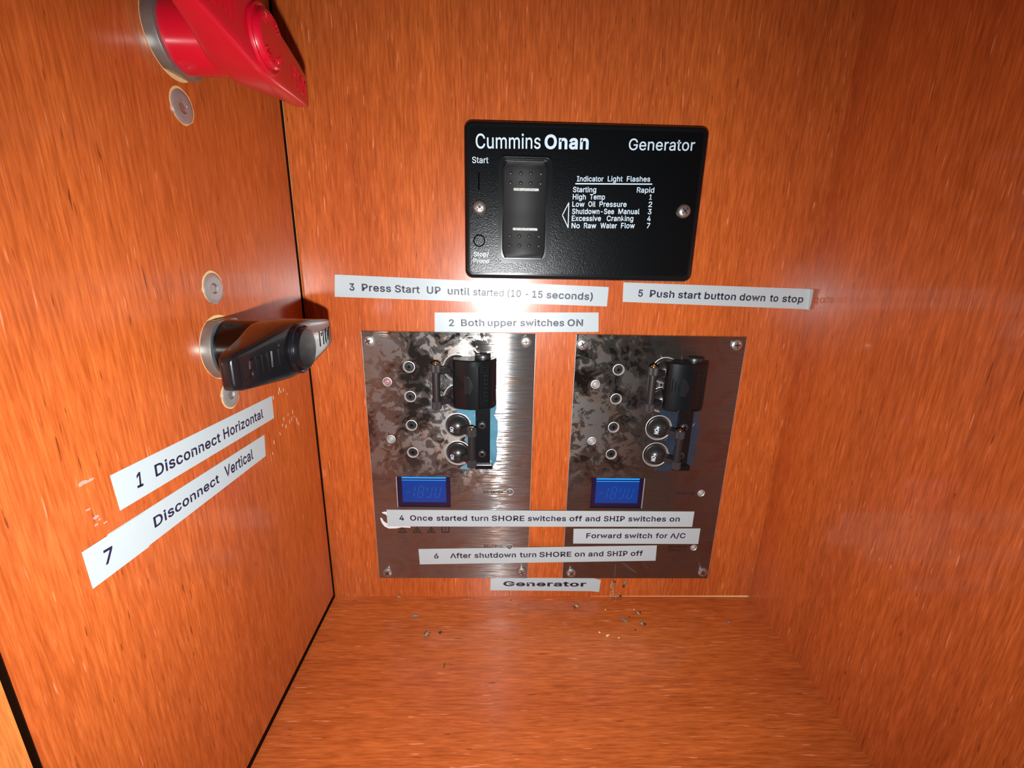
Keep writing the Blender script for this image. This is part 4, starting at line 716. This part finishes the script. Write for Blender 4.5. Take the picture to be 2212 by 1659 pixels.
    for k in range(13):
        x = 50.5+4.6*k/12; zt = 114.6+8.6*math.sqrt(max(0, 1-((x-50.5)/4.7)**2)); c = csurf(x)
        strip.append([(x, 114.0, c-.1), (x, 114.0, c+.2-.3*k/12), (x, zt, c+.3-.3*k/12), (x, zt, c-.1)])
    loft(bm, strip)
    for k in range(7):
        z = 122.4-k*2.1; 
        for x, l in ((60.4, .7), (61.6, .5)):
            c = csurf(x)-.92; loft(bm, [[(x-.35, z, c), (x+.35, z, c-.1), (x+.35, z+l, c-.1), (x-.35, z+l, c)], [(x-.3, z, c+.25), (x+.3, z, c+.15), (x+.3, z+l, c+.15), (x-.3, z+l, c+.25)]])
    for (x0, z0), (x1, z1) in (((58.6, 124.4), (61.8, 124.4)), ((61.8, 124.4), (61.8, 127)), ((58.6, 127), (61.8, 127)), ((58.6, 124.4), (58.6, 127))):
        mx, mz = (x0+x1)/2, (z0+z1)/2; dx, dz = max(.2, abs(x1-x0)/2), max(.2, abs(z1-z0)/2); c0, c1 = csurf(mx-dx)-1.0, csurf(mx+dx)-1.0
        loft(bm, [[(mx-dx, mz-dz, c0), (mx+dx, mz-dz, c1), (mx+dx, mz+dz, c1), (mx-dx, mz+dz, c0)], [(mx-dx, mz-dz, c0+.3), (mx+dx, mz-dz, c1+.3), (mx+dx, mz+dz, c1+.3), (mx-dx, mz+dz, c0+.3)]])
    finish(bm, 'grip_relief', 'relief_lit_black', sl, kind='stuff')
    bm = bmesh.new(); n = 24
    def cr_(r, z): return [(59.2+r*math.cos(2*math.pi*i/n), z, 6.1+r*.72*math.sin(2*math.pi*i/n)) for i in range(n)]
    loft(bm, [cr_(4.0, 130.0), cr_(4.0, 130.6), cr_(3.8, 130.7), cr_(3.85, 132.0), cr_(3.6, 132.3), cr_(3.3, 132.1)])
    finish(bm, 'lock_cap', 'satin_black', sl, smooth=True)
    # film remnants round the slider
    fp = [(45.2, 103), (46, 100.9), (50, 99.8), (52.8, 96.4), (53.2, 91.2), (51.4, 88.2), (49.4, 86), (51.4, 83.6), (53.2, 80.2), (53, 75.6), (51, 72.0), (48, 70.6), (46.6, 69.2), (50, 68.8), (60, 69.4), (64.4, 70.6), (66.2, 74), (66.8, 79),
          (66.2, 85), (67.0, 90), (66.9, 96), (65.0, 99.6), (66.2, 103), (66.0, 108), (50, 108)]
    if film == 'film_dull': fp = [(x if x < 60 else x-(66.9-x)*.15+.6, z) for x, z in fp]
    bm = bmesh.new(); plate(bm, fp, [], 2.0, 2.1); finish(bm, 'film_scrap', film, p)
    bm = bmesh.new(); rf2 = random.Random(int(ox))
    for i in range(5):
        x = rf2.uniform(63, 65.5); z = rf2.uniform(75, 98); stroke(bm, [(x, z), (x+rf2.uniform(-1.5, 1.5), z+rf2.uniform(-3, 3))], .12, 2.1, 2.2)
    finish(bm, 'film_crease', 'film_blue' if film == 'film_blue' else 'film_dull', p, kind='stuff')
    # display
    bm = bmesh.new(); box(bm, disp[0]+.25, disp[2]-.25, disp[1]+.25, disp[3]-.25, .45, 1.3, .1, 1)
    dd = finish(bm, 'display', 'lcd_frame', p)
    bm = bmesh.new(); box(bm, 15.6, 39.2, 48.6, 62.0, 1.2, 1.36); finish(bm, 'screen', 'lcd_screen', dd)
    bm = bmesh.new(); box(bm, 15.6, 39.2, 62.9, 63.7, 1.2, 1.36); box(bm, 15.6, 39.2, 61.7, 62.1, 1.22, 1.38); finish(bm, 'edge_reflection', 'lcd_reflection', dd)  # cyan strips drawn for a reflection of the top edge
    bm = bmesh.new()
    seg7(bm, 17.0, 51.6, 2.2, 6.2, 'g', 1.37)
    for k, on in enumerate(('bc', 'abcdefg', 'bcdf', 'bcdef')): seg7(bm, 19.0+k*4.6, 51.6, 2.6, 6.6, on, 1.37)
    finish(bm, 'digits', 'lcd_digit', dd)
    bm = bmesh.new(); s = 0 if film == 'film_blue' else 1
    x = disp[0] if s == 0 else disp[2]; box(bm, x-.28 if s == 0 else x-.05, x+.05 if s == 0 else x+.28, disp[1]-.1, disp[3], 1.2, 2.06)
    finish(bm, 'cutout_highlight', 'ring_steel', p)  # bright strip on one side only, painted for the lit cutout wall
    # indicator lamps
    for (a, b), m_, r in zip(((11.1, 116.7), (11.4, 85.7), (73.8, 55.4), (74.2, 20.7)), leds, (1.75, 1.7, 1.5, 1.4)):
        bm = bmesh.new(); lathe(bm, [(r, .45), (r, 1.5), (r*.85, 2.1), (r*.5, 2.45), (.01, 2.55)], n=24); finish(bm, 'indicator_lamp', m_, p, smooth=True, loc=(a, b, 0))
        rim(p, a, b, r+.55, r+.12)
    # print
    words = [('SHORE', 21.9, 116.0, 30.2, 116.05, 1.55), ('/', 31.3, 116.0, 32.2, 116.0, 1.55), ('QUAI', 33.4, 116.05, 40.4, 116.1, 1.55), ('SHIP', 22.2, 85.0, 28.1, 85.0, 1.6),
             ('INVERTER', 59.3, 54.55, 70.1, 54.6, 1.5), ('REVERSE', 59.9, 20.65, 70.1, 20.7, 1.35), ('POLARITY', 60.2, 18.3, 70.0, 18.35, 1.35)]
    lettering(words, p, 'print_black', 2.04, 0.012)
    bm = bmesh.new()
    for i, a in enumerate((14.7, 22.6, 30.5)):
        plate(bm, [(a-2.5, 29.8), (a+2.5, 29.8), (a, 33.9)], [[(a-1.65, 30.3), (a+1.65, 30.3), (a, 33.0)]], 2.0, 2.05)
        if i == 0: stroke(bm, [(a, 32.2), (a, 31.2)], .45, 2.0, 2.05); stroke(bm, [(a, 30.75), (a, 30.65)], .4, 2.0, 2.05)
        if i == 1: stroke(bm, [(a+.3, 32.2), (a-.3, 31.4), (a+.3, 31.4), (a-.1, 30.5)], .32, 2.0, 2.05)
        if i == 2: plate(bm, circ(a, 31.1, .75, 12), [circ(a, 31.0, .25, 8)], 2.0, 2.05); stroke(bm, [(a, 31.6), (a+.1, 32.3)], .4, 2.0, 2.05)
    plate(bm, rrect(36.2, 29.9, 40.7, 34.1, .5, 2), [[(36.8, 30.6), (38.3, 30.5), (38.3, 33.6), (36.8, 33.7)], [(38.6, 30.5), (40.1, 30.6), (40.1, 33.7), (38.6, 33.6)]], 2.0, 2.05)
    finish(bm, 'warning_symbols', 'print_black', p)
    return p
def dome_c(r):
    P = [(0, 6.95), (1.5, 6.8), (2.9, 6.3), (4.2, 5.3), (5.0, 3.9), (5.35, 2.6)]
    for (r0, c0), (r1, c1) in zip(P, P[1:]):
        if r <= r1: return c0+(c1-c0)*(r-r0)/(r1-r0)
    return 2.6
breaker_panel('left stainless breaker panel with bright brushed strip and pale blue film scrap', 27.0, 'steel_a', 'film_blue', ('led_pink', 'led_clear', 'led_dark', 'led_dark'), [])
breaker_panel('right stainless breaker panel, darker and dull, beside the right wall', 132.1, 'steel_b', 'film_dull', ('led_clear', 'led_clear', 'led_clear', 'led_clear'), [])

# ------------------------------------------------------------------ paper tape labels
def ccw(q):
    a = sum(q[i][0]*q[(i+1) % len(q)][1]-q[(i+1) % len(q)][0]*q[i][1] for i in range(len(q)))
    return q if a > 0 else list(reversed(q))
def tape(key, label, base, th=0.09, bold=0.020, bend=None):
    d = LABELS[key]; pl = d['pl']; ox, oy = d['q'][0]
    t = thing('instruction_label', label, 'label', pl, ox, oy, base)
    q = ccw([(x-ox, y-oy) for x, y in d['q']])
    bm = bmesh.new()
    if bend:
        (x0, y0), (x1, y1), (x2, y2), (x3, y3) = [(x-ox, y-oy) for x, y in d['q']]
        N = 40; rings = []
        for i in range(N+1):
            s = i/N
            tx, ty = x0+(x1-x0)*s, y0+(y1-y0)*s; bx, by = x3+(x2-x3)*s, y3+(y2-y3)*s
            T0, B0 = bend(tx, ty, 0), bend(bx, by, 0); T1, B1 = bend(tx, ty, th), bend(bx, by, th)
            rings.append([B0, T0, T1, B1])
        loft(bm, rings)
    else: prism(bm, q, 0, th)
    finish(bm, 'tape', 'white_tape', t, smooth=bool(bend))
    lettering(d['w'], t, 'ink', th+.025, bold, off=(ox, oy), bend=bend)
    return t
def corner_bend(ox):
    # the strip runs past the corner and curls up the right wall
    X0 = 244.1-ox; R = 1.3
    def f(x, y, c):
        if x <= X0: return (x, y, c)
        a = min((x-X0)/R, math.radians(80)); r = R-c; rest = (x-X0)-R*a if a >= math.radians(80)-1e-6 else 0
        return (X0+r*math.sin(a)+rest*math.cos(a), y, R-r*math.cos(a)+rest*math.sin(a))
    return f
tape('three', 'white label 3 reading Press Start UP, left below the black panel', .02)
tape('five', 'white label 5 reading Push start button down to stop, by the right wall', .02, bend=corner_bend(LABELS['five']['q'][0][0]))
tape('two', 'white label 2 reading Both upper switches ON, above the steel panels', .02)
tape('four', 'long white label 4 across both steel panels, Once started turn SHORE switches off', 2.08)
tape('forward', 'white label reading Forward switch for A/C on the right steel panel', 2.08)
tape('six', 'white label 6 reading After shutdown turn SHORE on and SHIP off', 2.08)
tape('generator', 'white label reading Generator in wide bold letters above the floor', .02, bold=0.03)
tape('one', 'slanted white label 1 reading Disconnect Horizontal on the left wall', .02, bold=0.018)
tape('sevenb', 'slanted white label reading Disconnect Vertical on the left wall', .02, bold=0.018)
tape('seven', 'short white label 7 stuck over the left end of the Disconnect Vertical strip', .15, th=.1, bold=0.018)
# torn backing left of label 4
t = thing('torn_label_scrap', 'torn glossy white scrap left of label 4 on the left steel panel', 'paper scrap', 'B', 0, 0, 2.03)
bm = bmesh.new()
up = [(33.8, 57.2), (32.6, 57.4), (31.0, 57.0), (31.6, 56.3), (33.2, 55.6), (33.8, 54.5)]
lo = [(29.9, 53.6), (30.9, 53.3), (31.6, 51.6), (33.0, 50.3), (34.4, 49.4), (36.8, 48.9), (40, 48.4), (46, 48.2), (46.3, 47.4), (41.2, 47.7), (38.4, 47.0), (34.2, 46.9), (32.0, 48.2), (30.6, 50.4)]
prism(bm, ccw(up), 0, .12); plate(bm, lo, [], 0, .12)
finish(bm, 'scrap', 'torn_paper', t)

# ------------------------------------------------------------------ dry husks, grains and crumbs on the floor
def blob(bm, L_, wd, h, x=0, y=0, z=None, seed=0, ang=0, n=10):
    r = random.Random(seed); rings = []
    S = 7
    for i in range(S):
        u = -1+2*i/(S-1); k = max(.12, math.sqrt(max(0, 1-u*u)))*(1-.25*u); ring = []
        for j in range(n):
            q = 2*math.pi*j/n; e = r.uniform(.78, 1.18)
            px, py, pz = u*L_/2, k*wd/2*math.cos(q)*e, k*h/2*math.sin(q)*e
            ring.append((x+px*math.cos(ang)-py*math.sin(ang), y+px*math.sin(ang)+py*math.cos(ang), (h/2 if z is None else z)+pz))
        rings.append(ring)
    loft(bm, rings)
def debris(name, label, cat, x, y, mat, L_, wd, h, ang, parts='', seed=1):
    t = thing(name, label, cat, 'F', x, y, 0, ang)
    bm = bmesh.new(); blob(bm, L_, wd, h, seed=seed); finish(bm, 'body', mat, t, smooth=True)
    if 'w' in parts:
        bm = bmesh.new()
        for s in (1, -1):
            prism(bm, ccw([(L_*.15, s*wd*.2), (-L_*.45, s*wd*.9), (-L_*.85, s*wd*.55), (-L_*.35, s*wd*.1)]), h*.55, h*.62)
        finish(bm, 'wings', 'husk_grey', t)
    if 'l' in parts:
        bm = bmesh.new(); r = random.Random(seed)
        for k in range(5):
            px = L_*r.uniform(-.3, .35); s = r.choice((1, -1)); stroke(bm, [(px, s*wd*.3), (px+r.uniform(-.6, .6), s*wd*1.1), (px+r.uniform(-.9, .9), s*wd*1.5)], .14, h*.3, h*.45)
        finish(bm, 'legs', 'husk_dark', t)
    return t
D = debris
D('dead_insect', 'grey winged dead insect at far left of the floor', 'insect', 49.9, -15.1, 'husk_grey', 3.6, 1.2, 1.0, .25, 'w', 1)
D('dead_insect', 'tan dead insect with dark tip, left part of the floor', 'insect', 57.9, -27.1, 'husk_tan', 3.8, 1.2, 1.0, 1.2, 'wl', 2)
D('dead_insect', 'small dark dead insect just right of the tan one', 'insect', 64.9, -26.5, 'husk_dark', 2.6, .8, .7, 1.3, 'l', 3)
D('wood_splinter', 'thin dark splinter nearest the front on the left of the floor', 'splinter', 69.3, -46.2, 'husk_dark', 3.4, .45, .4, 1.5, '', 4)
D('dead_insect', 'round brown dead bug behind the others at mid floor', 'insect', 140.2, -8.0, 'husk_tan', 2.6, 1.7, 1.3, 2.2, 'l', 5)
D('seed_grain', 'tiny yellow grain near the back wall below the cobweb', 'grain', 156.4, -10.8, 'seed', .9, .8, .6, 0, '', 6)
D('seed_grain', 'tiny yellow grain touching the upright pale husk', 'grain', 172.9, -10.6, 'seed', .9, .8, .6, 0, '', 7)
D('dead_insect', 'upright pale brown husk right of the cobweb', 'insect', 174.3, -13.4, 'husk_tan', 2.8, 1.3, 1.1, -1.2, 'l', 8)
D('dead_insect', 'grey two-part husk in the right middle of the floor', 'insect', 165.4, -19.0, 'husk_grey', 3.6, 1.1, 1.0, -.9, 'w', 9)
D('dead_insect', 'curled brown husk right of the grey two-part husk', 'insect', 174.3, -20.6, 'husk_tan', 2.6, 1.4, 1.1, 1.0, 'wl', 10)
D('crumb', 'tiny black crumb between the grey and upright husks', 'crumb', 168.6, -16.2, 'husk_dark', 1.0, .8, .6, 0, '', 11)
D('crumb', 'tiny black crumb in front of the grey two-part husk', 'crumb', 169.4, -25.0, 'husk_dark', .9, .8, .6, 0, '', 16)
D('seed_grain', 'small yellow grain left of the white seed', 'grain', 149.6, -26.7, 'seed', 1.2, 1.0, .8, 0, '', 12)
D('seed', 'white oval seed nearest the front on the right', 'seed', 153.6, -28.8, 'seed', 2.9, 1.3, 1.0, .5, '', 13)
D('seed_grain', 'small yellow grain right of the white seed', 'grain', 159.1, -30.3, 'seed', 1.2, 1.0, .8, .4, '', 14)
D('crumb', 'pale grey crumb alone at far right of the floor', 'crumb', 223.1, -19.6, 'husk_grey', 2.0, 1.5, 1.0, .8, '', 15)
D('crumb', 'small blue-grey grain close to the back wall', 'crumb', 182.6, -5.5, 'husk_grey', 1.3, .9, .8, 1.2, '', 17)
D('crumb', 'pale crumb in the joint at the left of the back wall', 'crumb', 37.2, -1.0, 'husk_tan', 3.0, 1.2, 1.0, -.5, '', 18)
D('crumb', 'tiny brown crumb in front of the label Generator', 'crumb', 102.5, -3.4, 'husk_dark', 1.2, .5, .5, 1.3, '', 19)
# clump of debris hanging in the web against the back wall
t = thing('debris_clump', 'brown crumbly clump hanging in the cobweb below the right steel panel', 'debris', 'B', 163.4, 0.0, 0)
bm = bmesh.new(); r = random.Random(5)
for k in range(26):
    z = .6+10.4*k/25; x = -1.2+.8*math.sin(z*.5)+r.uniform(-.5, .5)+(0 if z > 2.5 else r.uniform(-1, 3.2)); blob(bm, r.uniform(.7, 1.6), r.uniform(.5, .9), r.uniform(.5, .9), x, z, r.uniform(.5, 1.2), k, r.uniform(0, 3), 7)
finish(bm, 'crumbs', 'husk_tan', t, kind='stuff')
bm = bmesh.new(); blob(bm, 2.2, 1.0, .9, -.4, 11.0, 1.0, 3, .1, 8); blob(bm, 1.6, 1.3, 1.1, 4.0, .9, .9, 4, .1, 8); finish(bm, 'dark_bits', 'husk_dark', t)
t = thing('dead_insect', 'dried grey bug hanging against the wall right of the brown clump', 'insect', 'B', 169.4, 8.8, 0)
bm = bmesh.new(); blob(bm, 2.6, 1.4, 1.1, .1, 1.4, .7, 21, 1.3, 8); finish(bm, 'body', 'husk_grey', t, smooth=True)
bm = bmesh.new(); blob(bm, 2.6, 1.3, 1.0, -.5, -1.0, .65, 22, 1.4, 8); finish(bm, 'tail', 'husk_dark', t, smooth=True)
# cobweb
cu = bpy.data.curves.new('cobweb', 'CURVE'); cu.dimensions = '3D'; cu.bevel_depth = .055*K; cu.bevel_resolution = 0
r = random.Random(11)
def strand(pts, rad=1.0):
    s = cu.splines.new('POLY'); s.points.add(len(pts)-1)
    for q, (x, y, z) in zip(s.points, pts): q.co = (x*K, y*K, z*K, 1); q.radius = rad
A0 = (164.5, -3, 26); 
def sag(a, b, n=6, d=.6): return [tuple(a[i]+(b[i]-a[i])*k/n+(0 if i < 2 else -d*math.sin(math.pi*k/n)) for i in range(3)) for k in range(n+1)]
for a, b, rr in (((162.2, -2.4, 24.0), (163.3, -1.2, 1.0), 1.2), ((165.3, -2.6, 25.5), (181, -1.5, 14.2), 1.0), ((166.5, -2.6, 25.5), (188.6, -1.0, 8.4), 1.1), ((188.6, -1.0, 8.4), (195.5, -1.0, 1.0), 1.0),
                 ((181, -1.5, 14.2), (195, -.6, 9.0), .8), ((178, -2.4, 25), (190, -.8, 12), .8), ((188.4, -1, 8.4), (188.5, -1, 1.0), 1), ((162.5, -.6, .8), (155.5, -7.5, .3), 2.2), ((155.5, -7.5, .3), (152.8, -13.6, .2), 2.6),
                 ((169, -1, 9), (179, -.8, 6), .8), ((179, -.8, 6), (188.5, -1, 8.4), .8), ((196, -.6, 11), (197, -.8, 2), .8), ((170, -1, 12), (176, -.8, 17), .8)):
    strand(sag(a, b, 6, r.uniform(.2, 1.0)), rr)
wb = bpy.data.objects.new('cobweb', cu); C.objects.link(wb); cu.materials.append(M['web'])
props(wb, 'wispy cobweb threads from the right steel panel down to the floor', 'cobweb', None, 'stuff')
# pale scratch high on the right wall
bm = bmesh.new(); stroke(bm, [(-36.5, 281.0), (-36.0, 284.5), (-34.6, 288)], .25, 0, .03)
for v in bm.verts: v.co = Vector((W-.02-v.co.z, v.co.x, v.co.y))
finish(bm, 'scratch', 'raw_edge', wall_right)
